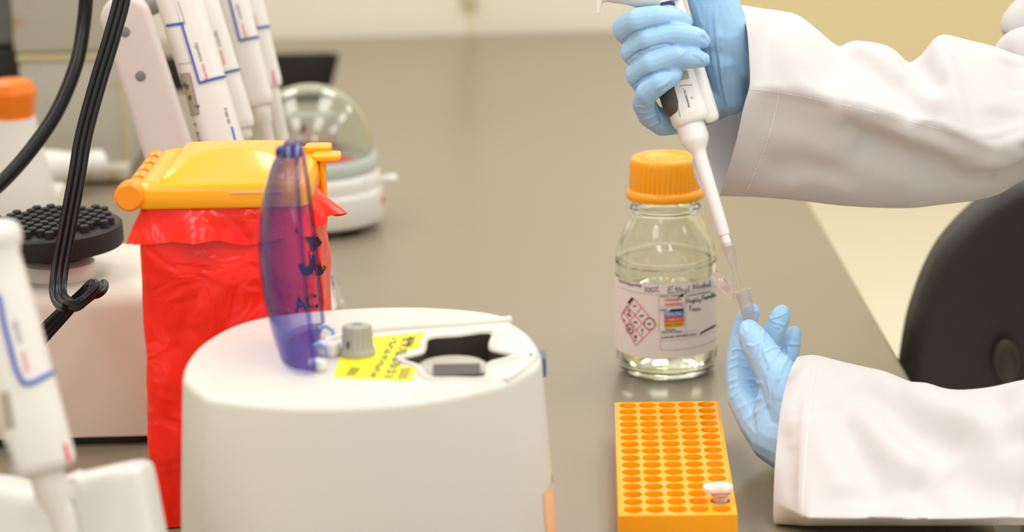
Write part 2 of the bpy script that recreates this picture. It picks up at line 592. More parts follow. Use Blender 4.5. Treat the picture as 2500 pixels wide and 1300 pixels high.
BX0, BX1, BY0, BY1 = -1.15, 0.298, 0.45, 3.405
SX0, SX1, SY0, SY1 = -0.62, -0.153, 3.045, 3.29
outline = [(BX0, BY0), (BX1, BY0), (BX1, BY1), (BX0, BY1)]
def rrect(x0, y0, x1, y1, r, n=6):
    P = []
    for cx, cy, a0 in ((x1 - r, y0 + r, -90), (x1 - r, y1 - r, 0), (x0 + r, y1 - r, 90), (x0 + r, y0 + r, 180)):
        for k in range(n + 1):
            a = R(a0 + 90 * k / n); P.append((cx + r * math.cos(a), cy + r * math.sin(a)))
    return P
hole = rrect(SX0, SY0, SX1, SY1, 0.02)
mb = MB().add(slab(rrect(BX0, BY0, BX1, BY1, 0.01), -0.032, 0.0, 0.004, 4, 0.002, holes=[hole], cap_bottom=False))
build('worktop', mb, m_top, bench, world=True, smooth=30)
mb = MB()
ring = [Vector((x, y, 0.0)) for x, y in hole]
lo = [Vector((x, y, -0.20)) for x, y in rrect(SX0 + .01, SY0 + .01, SX1 - .01, SY1 - .01, 0.02)]
mb.add(loft([ring, [p + Vector((0, 0, -0.004)) for p in ring], lo], True, False))
mb.add((lo, [tuple(range(len(lo)))]))
build('sink_basin', mb, plastic('black resin sink', (54, 49, 44), 0.4), bench, world=True, recalc=False, smooth=30)
mb = MB().add(rbox(BX1 - BX0 - 0.06, BY1 - BY0 - 0.06, 0.66, 0.004, 2), M=Matrix.Translation(((BX0 + BX1) / 2, (BY0 + BY1) / 2, FLOOR_Z + 0.0)))
build('base_cabinet', mb, plastic('beige cabinet', (205, 194, 168), 0.5), bench, world=True, smooth=30)

# ================================================================== far left instruments
m_oldg = None
def stained(name, rgb, stain, scale):
    m, nt, N, L, b = new_mat(name)
    tc = N.new('ShaderNodeTexCoord'); t = N.new('ShaderNodeTexNoise'); t.inputs['Scale'].default_value = scale; t.inputs['Detail'].default_value = 5
    L.new(tc.outputs['Object'], t.inputs['Vector'])
    cr = N.new('ShaderNodeValToRGB'); cr.color_ramp.elements[0].position = 0.62; cr.color_ramp.elements[1].position = 0.74
    L.new(t.outputs['Fac'], cr.inputs['Fac'])
    mx = N.new('ShaderNodeMix'); mx.data_type = 'RGBA'
    mx.inputs['A'].default_value = lin(rgb); mx.inputs['B'].default_value = lin(stain)
    L.new(cr.outputs['Color'], mx.inputs['Factor']); L.new(mx.outputs['Result'], b.inputs['Base Color'])
    b.inputs['Roughness'].default_value = 0.45
    return m
m_oldg = stained('aged grey enamel', (178, 172, 158), (176, 132, 40), 28)
m_rust = stained('rust stained sealant', (190, 174, 132), (184, 132, 40), 45)
zI = 2.62
p = G(190, 447)
inst = thing('water_bath', 'old grey enamelled box with yellow brown stains along its seams, behind the black cables', 'lab instrument', (p.x, p.y, 0))
xl, xr = G(66, 447).x, G(318, 447).x
wI = xr - xl
mb = MB().add(rbox(wI, 0.20, 0.115, 0.006, 3), M=Matrix.Translation((0, 0.10, 0.004)))
build('lower_panel', mb, m_oldg, inst)
mb = MB().add(rbox(wI * 1.0, 0.20, 0.20, 0.006, 3), M=Matrix.Translation((-0.004, 0.104, 0.121)))
build('upper_panel', mb, m_oldg, inst)
mb = MB().add(rbox(wI * 0.98, 0.006, 0.006, 0.002, 2), M=Matrix.Translation((-0.002, 0.001, 0.116)))
mb.add(rbox(0.005, 0.006, 0.11, 0.002, 2), M=Matrix.Translation((wI / 2 - 0.003, 0.002, 0.006)))
build('seal_strip', mb, m_rust, inst)
mb = MB().add(rbox(wI * 1.02, 0.02, 0.016, 0.004, 3), M=Matrix.Translation((0, -0.006, 0.003)))
build('drip_edge', mb, stained('aged rim', (190, 180, 158), (168, 128, 50), 40), inst)

p = G(20, 440)
ginst = thing('instrument_case', 'dark grey instrument case with a black base at the far left edge', 'lab instrument', (p.x - 0.06, p.y + 0.06, 0))
mb = MB().add(rbox(0.15, 0.18, 0.16, 0.006, 3), M=Matrix.Translation((0, 0.09, 0.118)))
build('housing', mb, plastic('slate grey enamel', (118, 116, 112), 0.5), ginst)
mb = MB().add(rbox(0.15, 0.18, 0.114, 0.004, 2), M=Matrix.Translation((0.002, 0.09, 0.002)))
build('base', mb, M_black, ginst)

# orange capped white bottle
m_or = plastic('orange cap plastic', (238, 122, 14), 0.4, sss=0.2, sss_r=0.003)
M_milk = plastic('milky polyethylene', (222, 218, 208), 0.45, sss=0.3, sss_r=0.004)
zb = 2.36
pc = W(28, 250, zb)
bot = thing('wash_bottle', 'white squeeze bottle with a faceted orange cap at the left edge behind the round cable', 'bottle', (pc.x, pc.y, 0))
ztop = W(28, 192, zb).z; zc = W(28, 312, zb).z
k = zb / FPX
mb = MB().add(lathe([(0, 0), (0.030, 0), (0.033, 0.004), (0.033, zc - 0.066), (0.030, zc - 0.045), (0.022, zc - 0.010), (0.0195, zc + 0.008), (0, zc + 0.008)], 40))
build('body', mb, M_milk, bot)
mb = MB().add(lathe([(0, zc), (0.0175, zc), (0.0215, zc + 0.024), (0.0222, zc + 0.030), (0.019, ztop - 0.002), (0.012, ztop), (0, ztop)], 7), M=Matrix.Rotation(0.35, 4, 'Z'))
build('cap', mb, m_or, bot, smooth=0)

# white nozzle lying behind the cables
A, B = G(20, 425, 0.030), G(250, 398, 0.026)
noz = thing('hose_nozzle', 'white tapered plastic nozzle lying in front of the stained grey box', 'nozzle', (A.x, A.y, 0))
ax = [A.lerp(B, t) for t in (0, .15, .5, .8, .83, .84, .98, 1.0)]
mb = MB().add(tube(ax, [0.020, 0.021, 0.017, 0.0105, 0.010, 0.0125, 0.0125, 0.009], 28))
mb.add(rbox(0.03, 0.03, A.z - 0.012, 0.003), M=Matrix.Translation(A.lerp(B, 0.3) - Vector((0, 0, A.z - 0.0015))))
build('nozzle_body', mb, M_milk, noz, world=True)
A, B = G(-60, 500, 0.02), G(160, 505, 0.02)
pts = [A.lerp(B, i / 120) for i in range(121)]
rad = [0.0195 + 0.0014 * math.sin(i * 2 * PI / 8) for i in range(121)]
hose = build('corrugated_hose', MB().add(tube(pts, rad, 24)), M_milk)
tag(hose, 'ribbed white hose lying on the bench behind the black studded mixer platform', 'hose')
# ================================================================== vortex mixer with studded platform
pc = G(137, 548, 0.139)
vm = thing('vortex_mixer', 'white vortex mixer with a round black studded rubber platform', 'vortex mixer', (pc.x, pc.y, 0))
m_rub = plastic('black rubber', (26, 24, 21), 0.6, bump=(700, 0.25, 0.0005), vary=0.25, vscale=120)
bw, bd, bh = 0.150, 0.140, 0.104
yf = G(260, 1092).y - pc.y
mb = MB()
P = rrect(-bw / 2, yf, bw / 2, yf + bd, 0.02, 6)
mb.add(slab(P, 0.006, bh + 0.001, 0.014, 6, 0.002))
build('housing', mb, M_warmw, vm)
mb = MB().add(slab(rrect(-bw / 2 + .006, yf + .008, bw / 2 - .006, yf + bd - .004, 0.02, 6), 0.0, 0.006, 0))
build('base', mb, M_black, vm)
mb = MB().add(lathe([(0, bh - .002), (0.024, bh - .002), (0.0235, bh + 0.010), (0.020, bh + 0.0125), (0, bh + 0.0125)], 48))
build('collar', mb, M_white2, vm)
mb = MB().add(lathe([(0, bh + .0125), (0.017, bh + .0125), (0.017, bh + .0205), (0, bh + .0205)], 40))
build('spindle', mb, M_black, vm)
zt = 0.139
mb = MB().add(lathe([(0, zt - .0145), (0.0455, zt - .0145), (0.0463, zt - .013), (0.0463, zt - .0015), (0.0448, zt), (0, zt)], 72))
rng = random.Random(3)
for i in range(-5, 6):
    for j in range(-6, 7):
        x = i * 0.0092 + (0.0046 if j % 2 else 0); y = j * 0.0080
        if math.hypot(x, y) < 0.041:
            mb.add(lathe([(0.0030, 0), (0.0030, 0.0046), (0.0024, 0.0052), (0, 0.0052)], 14),
                   M=Matrix.Translation((x, y, zt - 0.0004)))
pf = build('platform', mb, m_rub, vm)
pf.rotation_euler = (R(0), R(-1.5), R(14))

# ================================================================== black cables
m_cab = plastic('black cable sheath', (8, 8, 7), 0.34, spec=0.35)
def px_path(pts, k=10):
    P = catmull([(*W(x, y, z),) for x, y, z in pts], k)
    return [Vector(p) for p in P]
c1 = px_path([(190, -1500, 1.93), (192, -600, 1.91), (198, -160, 1.90), (210, -40, 1.90), (204, 60, 1.90), (185, 160, 1.89), (140, 270, 1.88), (80, 360, 1.87), (10, 440, 1.86), (-70, 510, 1.85), (-160, 610, 1.85), (-240, 780, 1.85), (-300, 930, 1.86), (-420, 975, 1.87), (-600, 985, 1.86)], 10)
cab = thing('round_cable', 'thick round black cable curving down to the left edge', 'cable', c1[-1])
build('sheath', MB().add(tube(c1, 0.0050, 20)), m_cab, cab, world=True)

# three-strand flat cable: ridged ribbon section
def ribbon_sec(n=3, w=1.0):
    S = []
    for side in (1, -1):
        rng_ = range(n) if side > 0 else range(n - 1, -1, -1)
        for i in rng_:
            cx = (i - (n - 1) / 2) * 2 * w * 0.80
            a0, a1 = (PI * 0.80, PI * 0.20) if side > 0 else (-PI * 0.20, -PI * 0.80)
            for s in range(7):
                a = a0 + (a1 - a0) * s / 6
                S.append((cx + w * math.cos(a), w * math.sin(a)))
    return S
def ribbon(pts3, r, widths):
    """pts3: path; widths: per point unit vector of the flat direction"""
    sec = ribbon_sec()
    rings = []
    for i, p in enumerate(pts3):
        t = (pts3[min(i + 1, len(pts3) - 1)] - pts3[max(i - 1, 0)]).normalized()
        x = widths[i]; x = (x - t * x.dot(t)).normalized(); y = t.cross(x)
        rings.append([p + (x * c + y * s) * r for c, s in sec])
    return loft(rings, True, True)
ctrl = [(312, -1500, 1.86, 0), (310, -600, 1.82, 0), (305, -150, 1.800, 0), (300, -20, 1.795, 0), (276, 80, 1.79, 0), (240, 200, 1.785, 0), (205, 330, 1.78, 0), (186, 440, 1.775, 5), (164, 560, 1.77, 5),
        (146, 660, 1.765, 12), (142, 715, 1.755, 30), (158, 742, 1.735, 60), (192, 742, 1.72, 75), (232, 712, 1.722, 80), (243, 696, 1.74, 85), (225, 698, 1.757, 80), (190, 730, 1.765, 70),
        (150, 770, 1.765, 50), (110, 812, 1.765, 40), (60, 870, 1.76, 40), (0, 940, 1.76, 40), (-90, 1040, 1.76, 40), (-180, 1120, 1.765, 20), (-300, 1148, 1.78, 10), (-450, 1150, 1.78, 10)]
P = catmull([(*W(x, y, z - 0.045), a) for x, y, z, a in ctrl], 8)
path = [Vector(p[:3]) for p in P]
wd = []
for i, p in enumerate(P):
    t = (path[min(i + 1, len(path) - 1)] - path[max(i - 1, 0)]).normalized()
    side = t.cross(_F).normalized()          # across the cable, seen flat on
    if side.dot(_R) < 0: side = -side
    a = R(p[3])
    wd.append((side * math.cos(a) + _F * math.sin(a)))
for i in range(1, len(wd)):
    if wd[i].dot(wd[i - 1]) < 0: wd[i] = -wd[i]
cab2 = thing('flat_cable', 'flat black three strand cable with a small loop hanging over the mixer', 'cable', path[-1])
build('sheath', MB().add(ribbon(path, 0.00225, wd)), m_cab, cab2, world=True)

# ================================================================== pipette stand behind the bin
def bar_px(p0, p1, z0, z1):
    return frame(W(*p0, z0), W(*p1, z1))
stand_base = G(576, 880)
st = thing('pipette_stand', 'pale upright arm of a pipette stand with two grey round plugs, behind the orange lid', 'pipette stand', (stand_base.x, stand_base.y, 0))
p_top, p_bot = W(296, 10, 1.885), W(576, 872, 1.935)
Mf = frame(p_bot, p_top)
Lg = (p_top - p_bot).length
kk = 1.90 / FPX
hw = 60 * kk
P = rrect(-hw, 0, hw, Lg + 0.006, 0.016, 8)
# outline drawn in the arm's X-Z plane, thickness along Y
Mx = Mf @ Matrix(((1, 0, 0, 0), (0, 0, 1, 0), (0, 1, 0, 0), (0, 0, 0, 1)))
mb = MB().add(slab(P, -0.012, 0.010, 0.005, 4, 0.005), M=Mx @ Matrix.Scale(-1, 4, (0, 0, 1)))
arm = build('arm', mb, M_pinkw, st, world=True)
bv = obj_bvh(arm, Matrix.Translation((stand_base.x, stand_base.y, 0)))
for q in ((305, 78), (343, 186)):
    c, nq = hitn(bv, *q)
    Mq = frame(c, c + nq)
    mb = MB().add(lathe([(0, -.002), (0.0036, -.002), (0.0036, 0.0003), (0.0031, 0.0006), (0, 0.0006)], 24), M=Mq)
    build('plug', mb, M_grey, st, world=True)
mb = MB().add(lathe([(0, 0), (0.045, 0), (0.047, 0.004), (0.045, 0.012), (0.03, 0.018), (0, 0.018)], 48))
build('base', mb, M_pinkw, st)
# hanger rail between the arm and the pipettes
ra, rb = W(330, 25, 1.955), W(640, -95, 2.20)
mb = MB().add(tube([ra, rb], 0.008, 16))
build('hanger_rail', mb, M_grey, st, world=True)

# ---------------------------------------------------------------- hanging pipettes
M_pip = plastic('pipette white', (233, 228, 220), 0.32)
M_pip2 = plastic('pipette cream', (224, 217, 207), 0.36)
M_beige = plastic('display beige', (176, 165, 146), 0.5)

def hanging_pipette(name, label, top, bot, z, hw_px, nozzle, shell, texts, extra=None, group='pipettes hanging on the stand'):
    """top, bot: pixel ends of the handle axis at depth z; hw_px half width of the handle"""
    p1, p0 = W(*top, z), W(*bot, z)
    M = frame(p0, p1); k = z / FPX; a = hw_px * k; L = (p1 - p0).length
    t = thing(name, label, 'pipette', M, group)
    rings = []
    for zz, s in ((0, 0.86), (0.002, 0.95), (0.006, 1.0), (L * 0.5, 1.0), (L * 0.9, 1.04), (L, 1.06), (L + 0.012, 0.9), (L + 0.016, 0.5)):
        rings.append([Vector((x, y, zz)) for x, y in sellipse(a * s, a * 0.92 * s, 44, 2.6)])
    body = build('handle', MB().add(loft(rings)), M_pip, t)
    # rear half shell carrying the lettering: a slightly prouder wrap over the right side
    zs, x0 = shell[:2]
    ztop_ = L * (shell[2] if len(shell) > 2 else 0.98)
    rings = []
    for zz, g in ((zs, 0.0), (zs + 0.0008, 0.0011), (L * 0.7, 0.0013), (L * 0.98, 0.0013)):
        ring = []
        for q in range(25):
            th = R(-x0) + (R(75) + R(x0)) * q / 24
            c, s = math.sin(th), -math.cos(th)
            e = 2 / 2.6
            ring.append(Vector(((a + g) * math.copysign(abs(c) ** e, c), (a * 0.92 + g) * math.copysign(abs(s) ** e, s), zz)))
        rings.append(ring)
    sh = build('finger_shell', MB().add(loft(rings, False, False)), M_pip2 if extra == 'dim' else M_pip, t)
    # blue border of the shell
    edge = [v for v in rings[1]]
    side = [Vector((r[0].x, r[0].y, min(r[0].z, ztop_))) for r in rings[1:]]
    path = [Vector(v) * 1.0 for v in reversed(edge)] + side
    mb = MB().add(tube(path, 0.00085, 8))
    build('blue_border', mb, M_blueink, t)
    if nozzle:
        c0, c1, r0, s1, r1 = nozzle
        mb = MB().add(lathe([(0, 0.001), (r0 * k, 0.001), (r0 * k, -c0 * k), (r0 * k * .9, -c1 * k), (r1 * k, -c1 * k - 0.002), (r1 * k * 0.8, -s1 * k), (0, -s1 * k)], 32))
        build('tip_cone', mb, M_pip2, t)
    bm_ = MB()
    for ob in (body, sh):
        bm_.add(([M @ v.co for v in ob.data.vertices], [tuple(p.vertices) for p in ob.data.polygons]))
    bv = bvh_of(bm_)
    for (s, q, d, h, mat, wid) in texts:
        g = lay_text(bv, s, q, d, h, 0.0003, 1, 0.0, wid)
        if g[1]: build('lettering', MB().add(g), mat, t, world=True, recalc=False, smooth=0)
    return t, bv, obj_bvh(body, M)

UPV = (-0.29, -1.0)
p1t, bv1, bvw = hanging_pipette('micropipette', 'hanging white pipette nearest the stand arm, with a beige number window', (426, -40), (566, 430), 1.925, 53, None,
    (0.066, 3.3, 0.79), [('thermo', (510, 197), UPV, 9.5, M_redink, 1.05), ('scientific', (495, 150), UPV, 9.5, M_greyink, 1.05)])
# display window with digits
g = lay_quad(bvw, [(441, 181), (464, 179), (487, 279), (463, 284)], 6, 10, 0.0003)
win = build('display_window', MB().add(g), M_beige, p1t, world=True, recalc=False, smooth=0)
mb = MB()
for ch, q in (('3', (455, 201)), ('0', (461, 208 - 2)), ('0', (468, 233)), ('7', (475, 258))):
    g = lay_text(bvw, ch, q, (0.29, 1.0) if ch == '7' else (-1, 0.15), 11 if ch != '3' else 9, 0.0006, 1, 0.02, 1.0)
    mb.add(g)
build('lettering', mb, M_ink, p1t, world=True, recalc=False, smooth=0)
mb = MB().add(lay_line(bvw, [(441, 181), (464, 179), (487, 279), (463, 284)], 1.6, 0.0004, closed=True))
build('window_border', mb, M_greyink, p1t, world=True, recalc=False, smooth=0)
for g_, w_ in (([(434, 3), (452, 58)], 1.5), ([(428, 158), (468, 153)], 1.2)):
    build('groove_line', MB().add(lay_line(bv1, g_, w_, 0.0004)), M_greyink, p1t, world=True, recalc=False, smooth=0)
mb = MB().add(lay_text(bv1, 'FINNPIPETTE', (499, 372), UPV, 9, 0.0004, 1, 0.02, 1.0)); mb.add(lay_text(bv1, '100-1000 µl', (563, 303), UPV, 6, 0.0004, 1, 0.01, 1.0))
build('lettering', mb, M_ink, p1t, world=True, recalc=False, smooth=0)
mb = MB().add(lay_line(bv1, [(565, 309), (574, 343)], 4.5, 0.0004))
build('colour_mark', mb, M_skyink, p1t, world=True, recalc=False, smooth=0)
mb = MB().add(lay_line(bv1, [(398, 64), (449, 57)], 7, 0.0006))
build('blue_border', mb, M_blueink, p1t, world=True, recalc=False, smooth=0)

p2t, bv2, _b = hanging_pipette('micropipette', 'second hanging white pipette, half hidden behind the one with the number window', (474, -40), (582, 318), 1.985, 44, (22, 26, 30, 150, 16),
    (0.040, 3), [('thermo', (551, 157), UPV, 8.5, M_redink, 1.0), ('scientific', (540, 114), UPV, 8.5, M_greyink, 1.0)])
p3t, bv3, _b = hanging_pipette('micropipette', 'third hanging white pipette with a blue outlined panel, its cone tip showing', (560, -40), (634, 258), 2.045, 36, (14, 40, 24, 130, 17),
    (0.048, 5), [('thermo', (604, 92), UPV, 8, M_redink, 1.0), ('scientific', (592, 46), UPV, 8, M_greyink, 1.0)])
p4t, bv4, _b = hanging_pipette('micropipette', 'rightmost hanging white pipette, with a small pink mark on its side', (597, -40), (659, 214), 2.10, 33, (10, 60, 22, 170, 18),
    (0.044, 8), [('thermo', (632, 68), UPV, 7.5, M_redink, 1.0)])
mb = MB().add(lay_line(bv4, [(666, 172), (671, 206)], 4, 0.0004))
build('colour_mark', mb, plastic('pink mark', (226, 70, 150), 0.5), p4t, world=True, recalc=False, smooth=0)

# ================================================================== near pipette and its holder, lower left
zN = 1.29
p1, p0 = W(-42, 560, zN), W(112, 1150, zN)
M = frame(p0, p1); k = zN / FPX
LN = (p1 - p0).length
npip = thing('micropipette', 'blurred white pipette standing in a white holder at the lower left corner', 'pipette', M)
rings = []
a = 78 * k
for zz, s in ((0, .84), (0.002, .96), (0.005, 1.0), (LN * 0.25, 1.0), (LN * .6, .99), (LN * .78, .95), (LN * .88, .93), (LN * .905, 1.0), (LN * .93, 1.12), (LN * .97, 1.14), (LN, 1.05), (LN + .002, .8)):
    rings.append([Vector((x, y, zz)) for x, y in sellipse(a * s, a * .9 * s, 44, 2.6)])
nb = build('handle', MB().add(loft(rings)), M_pip, npip)
bvn = obj_bvh(nb, M)
LNB = [(-4, 720), (12, 800), (38, 900), (56, 937), (80, 935), (128, 910)]
mb = MB().add(tube(line_pts(bvn, LNB, 0.0003, 6), 0.0011, 8))
build('blue_border', mb, M_blueink, npip, world=True)
mb = MB().add(lay_text(bvn, 'thermo', (73, 907), (-0.26, -1), 14, 0.0003, 1, 0, 0.85))
build('lettering', mb, M_redink, npip, world=True, recalc=False, smooth=0)
mb = MB().add(lay_text(bvn, 'scientific', (55, 838), (-0.26, -1), 14, 0.0003, 1, 0, 0.85))
build('lettering', mb, M_greyink, npip, world=True, recalc=False, smooth=0)
mb = MB().add(lay_quad(bvn, [(0, 960), (22, 955), (38, 1045), (12, 1050)], 6, 8, 0.0003))
build('display_window', mb, M_beige, npip, world=True, recalc=False, smooth=0)
mb = MB().add(lay_text(bvn, 'FINNPIPETTE', (45, 1160), (-0.26, -1), 13, 0.0003, 1, 0.01, 0.75))
build('lettering', mb, M_greyink, npip, world=True, recalc=False, smooth=0)
mb = MB().add(lay_line(bvn, [(157, 1085), (171, 1140)], 8, 0.0004))
build('colour_mark', mb, M_redink, npip, world=True, recalc=False, smooth=0)
mb = MB().add(lathe([(0, 0.001), (a * .55, 0.001), (a * .55, -0.012), (a * .3, -0.020), (a * .2, -0.055), (0, -0.055)], 32))
build('tip_cone', mb, M_pip2, npip)

# holder: a white L-shaped block, arm reaching right under the pipette
hp = G(200, 1500)
hold = thing('pipette_holder', 'blurred white pipette holder block in the lower left corner', 'pipette stand', (hp.x, hp.y, 0))
zH = 1.335
A0 = W(330, 1140, zH)
P = [W(x, y, zH) for x, y in ((166, 1182), (178, 1166), (250, 1148), (310, 1137), (338, 1140), (352, 1160), (372, 1260), (400, 1400), (430, 1560), (230, 1600), (205, 1400))]
Mh = frame(W(300, 1500, zH), W(300, 1000, zH))
Ih = Mh.inverted()
P2 = catmull([((Ih @ p).x, (Ih @ p).z) for p in P], 5, True)
Mx = Mh @ Matrix(((1, 0, 0, 0), (0, 0, 1, 0), (0, 1, 0, 0), (0, 0, 0, 1)))
mb = MB().add(slab(P2, -0.010, 0.045, 0.006, 4, 0.006), M=Mx)
build('arm', mb, M_white, hold, world=True)
P = [W(x, y, zH) for x, y in ((-90, 1190), (-20, 1175), (60, 1190), (150, 1190), (190, 1240), (215, 1400), (230, 1600), (-120, 1600), (-120, 1400))]
P2 = catmull([((Ih @ p).x, (Ih @ p).z) for p in P], 5, True)
mb = MB().add(slab(P2, -0.02, 0.045, 0.008, 4, 0.008), M=Mx)
build('column', mb, M_white, hold, world=True)
lowz = min((p.z for p in [W(300, 1600, zH)]))
mb = MB().add(slab([(x, y) for x, y in sellipse(0.085, 0.055, 40, 3)], 0, max(0.01, lowz + 0.012), 0.004, 3), M=Matrix.Translation((W(140, 1600, zH).x - hp.x, W(140, 1600, zH).y - hp.y, 0)))
build('base', mb, M_white2, hold)
# ================================================================== near centrifuge with the open blue lid
DH = 0.140
out_px = [(445, 915), (455, 880), (490, 838), (560, 797), (640, 774), (750, 760), (850, 752), (950, 748), (1050, 749), (1150, 756), (1225, 768), (1248, 784), (1290, 812), (1315, 845), (1323, 872),
          (1312, 893), (1275, 915), (1235, 934), (1150, 956), (1060, 974), (940, 987), (800, 993), (690, 991), (590, 984), (530, 976), (505, 971), (499, 969), (494, 966), (490, 963), (476, 953), (462, 942), (450, 929)]
pl = [G(x, y, DH) for x, y in out_px]
cx = sum(p.x for p in pl) / len(pl); cy = sum(p.y for p in pl) / len(pl)
cf = thing('mini_centrifuge', 'white oval benchtop centrifuge in the foreground with a raised blue see-through lid', 'centrifuge', (cx, cy, 0))
P = [(x, y) for x, y in catmull([(p.x - cx, p.y - cy) for p in pl], 5, True)]
def A2(P):
    return sum(P[i - 1][0] * P[i][1] - P[i][0] * P[i - 1][1] for i in range(len(P)))
if A2(P) < 0: P = P[::-1]
def D(px, py, Z=DH):
    g = G(px, py, Z); return (g.x - cx, g.y - cy)
# the rotor cut-out
cut_px = [(1050, 829), (1120, 823), (1195, 815), (1193, 838), (1196, 856), (1222, 864), (1250, 872), (1222, 881), (1190, 890), (1182, 906), (1178, 926), (1110, 926), (1060, 926), (1042, 916), (1028, 897), (1000, 887), (984, 878), (1008, 872), (1034, 864), (1042, 848)]
cut = [D(x, y) for x, y in cut_px]
if A2(cut) < 0: cut = cut[::-1]
cutS = catmull([(x, y) for x, y in cut], 3, True)
m_dev = plastic('off-white device housing', (216, 210, 198), 0.4, bump=(1600, 0.05, 0.0003))
# side wall: slight outward flare towards the base
rings = []
B = 0.004
for d, z in ((-0.0065, 0.004), (-0.0060, 0.03), (-0.0035, 0.08), (0.0, DH - B)):
    Q = offset_poly(P, d) if d else P
    rings.append([Vector((x, y, z)) for x, y in Q])
for s in range(1, 6):
    a = PI / 2 * s / 5
    rings.append([Vector((x, y, DH - B * (1 - math.sin(a)))) for x, y in offset_poly(P, B * (1 - math.cos(a)))])
v, f = loft(rings, True, False)
n = len(P); t0 = (len(rings) - 1) * n
idx = list(range(t0, t0 + n)); hv = [Vector((x, y, DH)) for x, y in cutS]
b0 = len(v); v += hv
idx2 = idx + list(range(b0, b0 + len(hv)))
for tr in tessellate_polygon([[v[i] for i in idx], hv]): f.append(tuple(idx2[i] for i in tr))
f.append(tuple(range(n)))
body = build('housing', (v, f), m_dev, cf, smooth=35)
# cavity under the cut-out
m_cav = plastic('dark rotor chamber', (62, 54, 45), 0.5)
mb = MB()
top = [Vector((x, y, DH)) for x, y in cutS]; low = [Vector((x, y, DH - 0.022)) for x, y in cutS]
mb.add(loft([top, low], True, False)); mb.add((low, [tuple(range(len(low)))]))
build('rotor_chamber', mb, m_cav, cf, recalc=False, smooth=30)
# rotor: pale disc with a square notch facing the front
rc = D(1104, 886, DH - 0.001)
mb = MB()
RR = 0.0198
mb.add(lathe([(0, -.018), (RR, -.018), (RR, -.0045), (RR - .003, -.0025), (0, -.002)], 48), M=Matrix.Translation((rc[0], rc[1], DH + 0.0008)))
build('rotor', mb, plastic('pale grey rotor', (176, 168, 154), 0.4), cf)
g = [D(x, y, DH - .0026) for x, y in ((1058, 898), (1172, 896), (1172, 922), (1058, 926))]
mb = MB().add(slab(g[::-1] if A2(g) < 0 else g, DH - 0.0034, DH - 0.0006, 0.0003, 1))
build('rotor_slot', mb, plastic('dark slot', (74, 68, 64), 0.6), cf, smooth=0)
# raised lip round the cut-out
lip = [Vector((x, y, DH + 0.0002)) for x, y in offset_poly(cutS, -0.0022)]
mb = MB().add(tube(lip + lip[:2], 0.0017, 8, False))
build('rotor_lip', mb, m_dev, cf)
# raised rail along the back and the front lip on the right
def deck_strip(pts, w, h, name, mat=None):
    Q = [Vector((*D(x, y), DH)) for x, y in pts]
    Q = [Vector(p) for p in catmull(Q, 5)]
    sec = [(-1, -.3), (-1, 0.35), (-.75, .8), (-.4, 1), (.4, 1), (.75, .8), (1, .35), (1, -.3)]
    sec = [(-s[1] * h / w, s[0]) for s in sec]
    mb = MB().add(tube(Q, w, sec=[(-a, b_) for a, b_ in sec], up=(0, 0, 1)))
    return build(name, mb, mat or m_dev, cf)
deck_strip([(790, 836), (850, 820), (950, 806), (1100, 796), (1215, 787), (1246, 783)], 0.0022, 0.0026, 'back_rail')
deck_strip([(1232, 930), (1262, 912), (1292, 890), (1308, 868)], 0.0016, 0.0016, 'front_lip')
deck_strip([(1010, 970), (1080, 960), (1160, 944), (1226, 928)], 0.0014, 0.0012, 'front_lip')
sc_ = D(1298, 867)
mb = MB().add(lathe([(0, 0.0), (0.0013, 0.0), (0.0015, 0.0004), (0, 0.0006)], 16), M=Matrix.Translation((*sc_, DH)))
build('screw_hole', mb, M_black, cf)
# knob
kc = D(874, 868)
kn = lambda a, z: 1 + 0.035 * (1 if math.cos(a * 18) > 0 else -1) * (1 if z > 0.004 else 0)
mb = MB().add(lathe([(0.0085, 0), (0.0094, 0.0006), (0.0094, 0.0028), (0.0084, 0.0042), (0.0082, 0.0045), (0.0076, 0.0150), (0.0071, 0.0164), (0.0030, 0.0168), (0.0028, 0.0160), (0, 0.0160)], 144, kn),
              M=Matrix.Translation((*kc, DH)))
knob = build('knob', mb, plastic('grey knob', (172, 166, 156), 0.45), cf, smooth=35)
mb = MB().add(rbox(0.0016, 0.001, 0.004, 0.0003, 1), M=Matrix.Translation((kc[0] - 0.0044, kc[1] - 0.0068, DH + 0.0055)))
build('pointer_mark', mb, M_black, knob)
# yellow warning sticker (wraps round the cut-out's left corner)
bvd = obj_bvh(body, Matrix.Translation((cx, cy, 0)))
st_px = [(830, 871), (905, 824), (1036, 813), (1024, 850), (975, 862), (958, 880), (975, 893), (1016, 900), (1006, 932), (814, 922)]
sp = [D(x, y) for x, y in st_px]
if A2(sp) < 0: sp = sp[::-1]
mb = MB().add(slab(sp, DH, DH + 0.0003, 0, cap_bottom=False))
stk = build('warning_sticker', mb, plastic('fluorescent yellow label', (248, 240, 20), 0.5), cf, smooth=0)
mb = MB()
def dash_row(p0, p1, rows, lw, seed):
    """rows of small illegible print between two pixel points"""
    rg = random.Random(seed)
    for r_ in range(rows):
        ox = r_ * 9.0
        t_ = 0.0
        while t_ < 0.95:
            l_ = rg.uniform(0.05, 0.16)
            a_ = (p0[0] + ox + (p1[0] - p0[0]) * t_, p0[1] + (p1[1] - p0[1]) * t_)
            b_ = (p0[0] + ox + (p1[0] - p0[0]) * min(1, t_ + l_), p0[1] + (p1[1] - p0[1]) * min(1, t_ + l_))
            qa, qb = Vector((*D(*a_), DH + .0004)), Vector((*D(*b_), DH + .0004))
            n_ = (qb - qa).cross(Vector((0, 0, 1))).normalized() * lw
            mb.add(([qa + n_, qb + n_, qb - n_, qa - n_], [(0, 1, 2, 3)]))
            t_ += l_ + 0.04
dash_row((845, 920), (862, 898), 3, 0.0008, 1)
dash_row((905, 924), (962, 826), 2, 0.0008, 2); dash_row((938, 926), (988, 826), 3, 0.0008, 3)
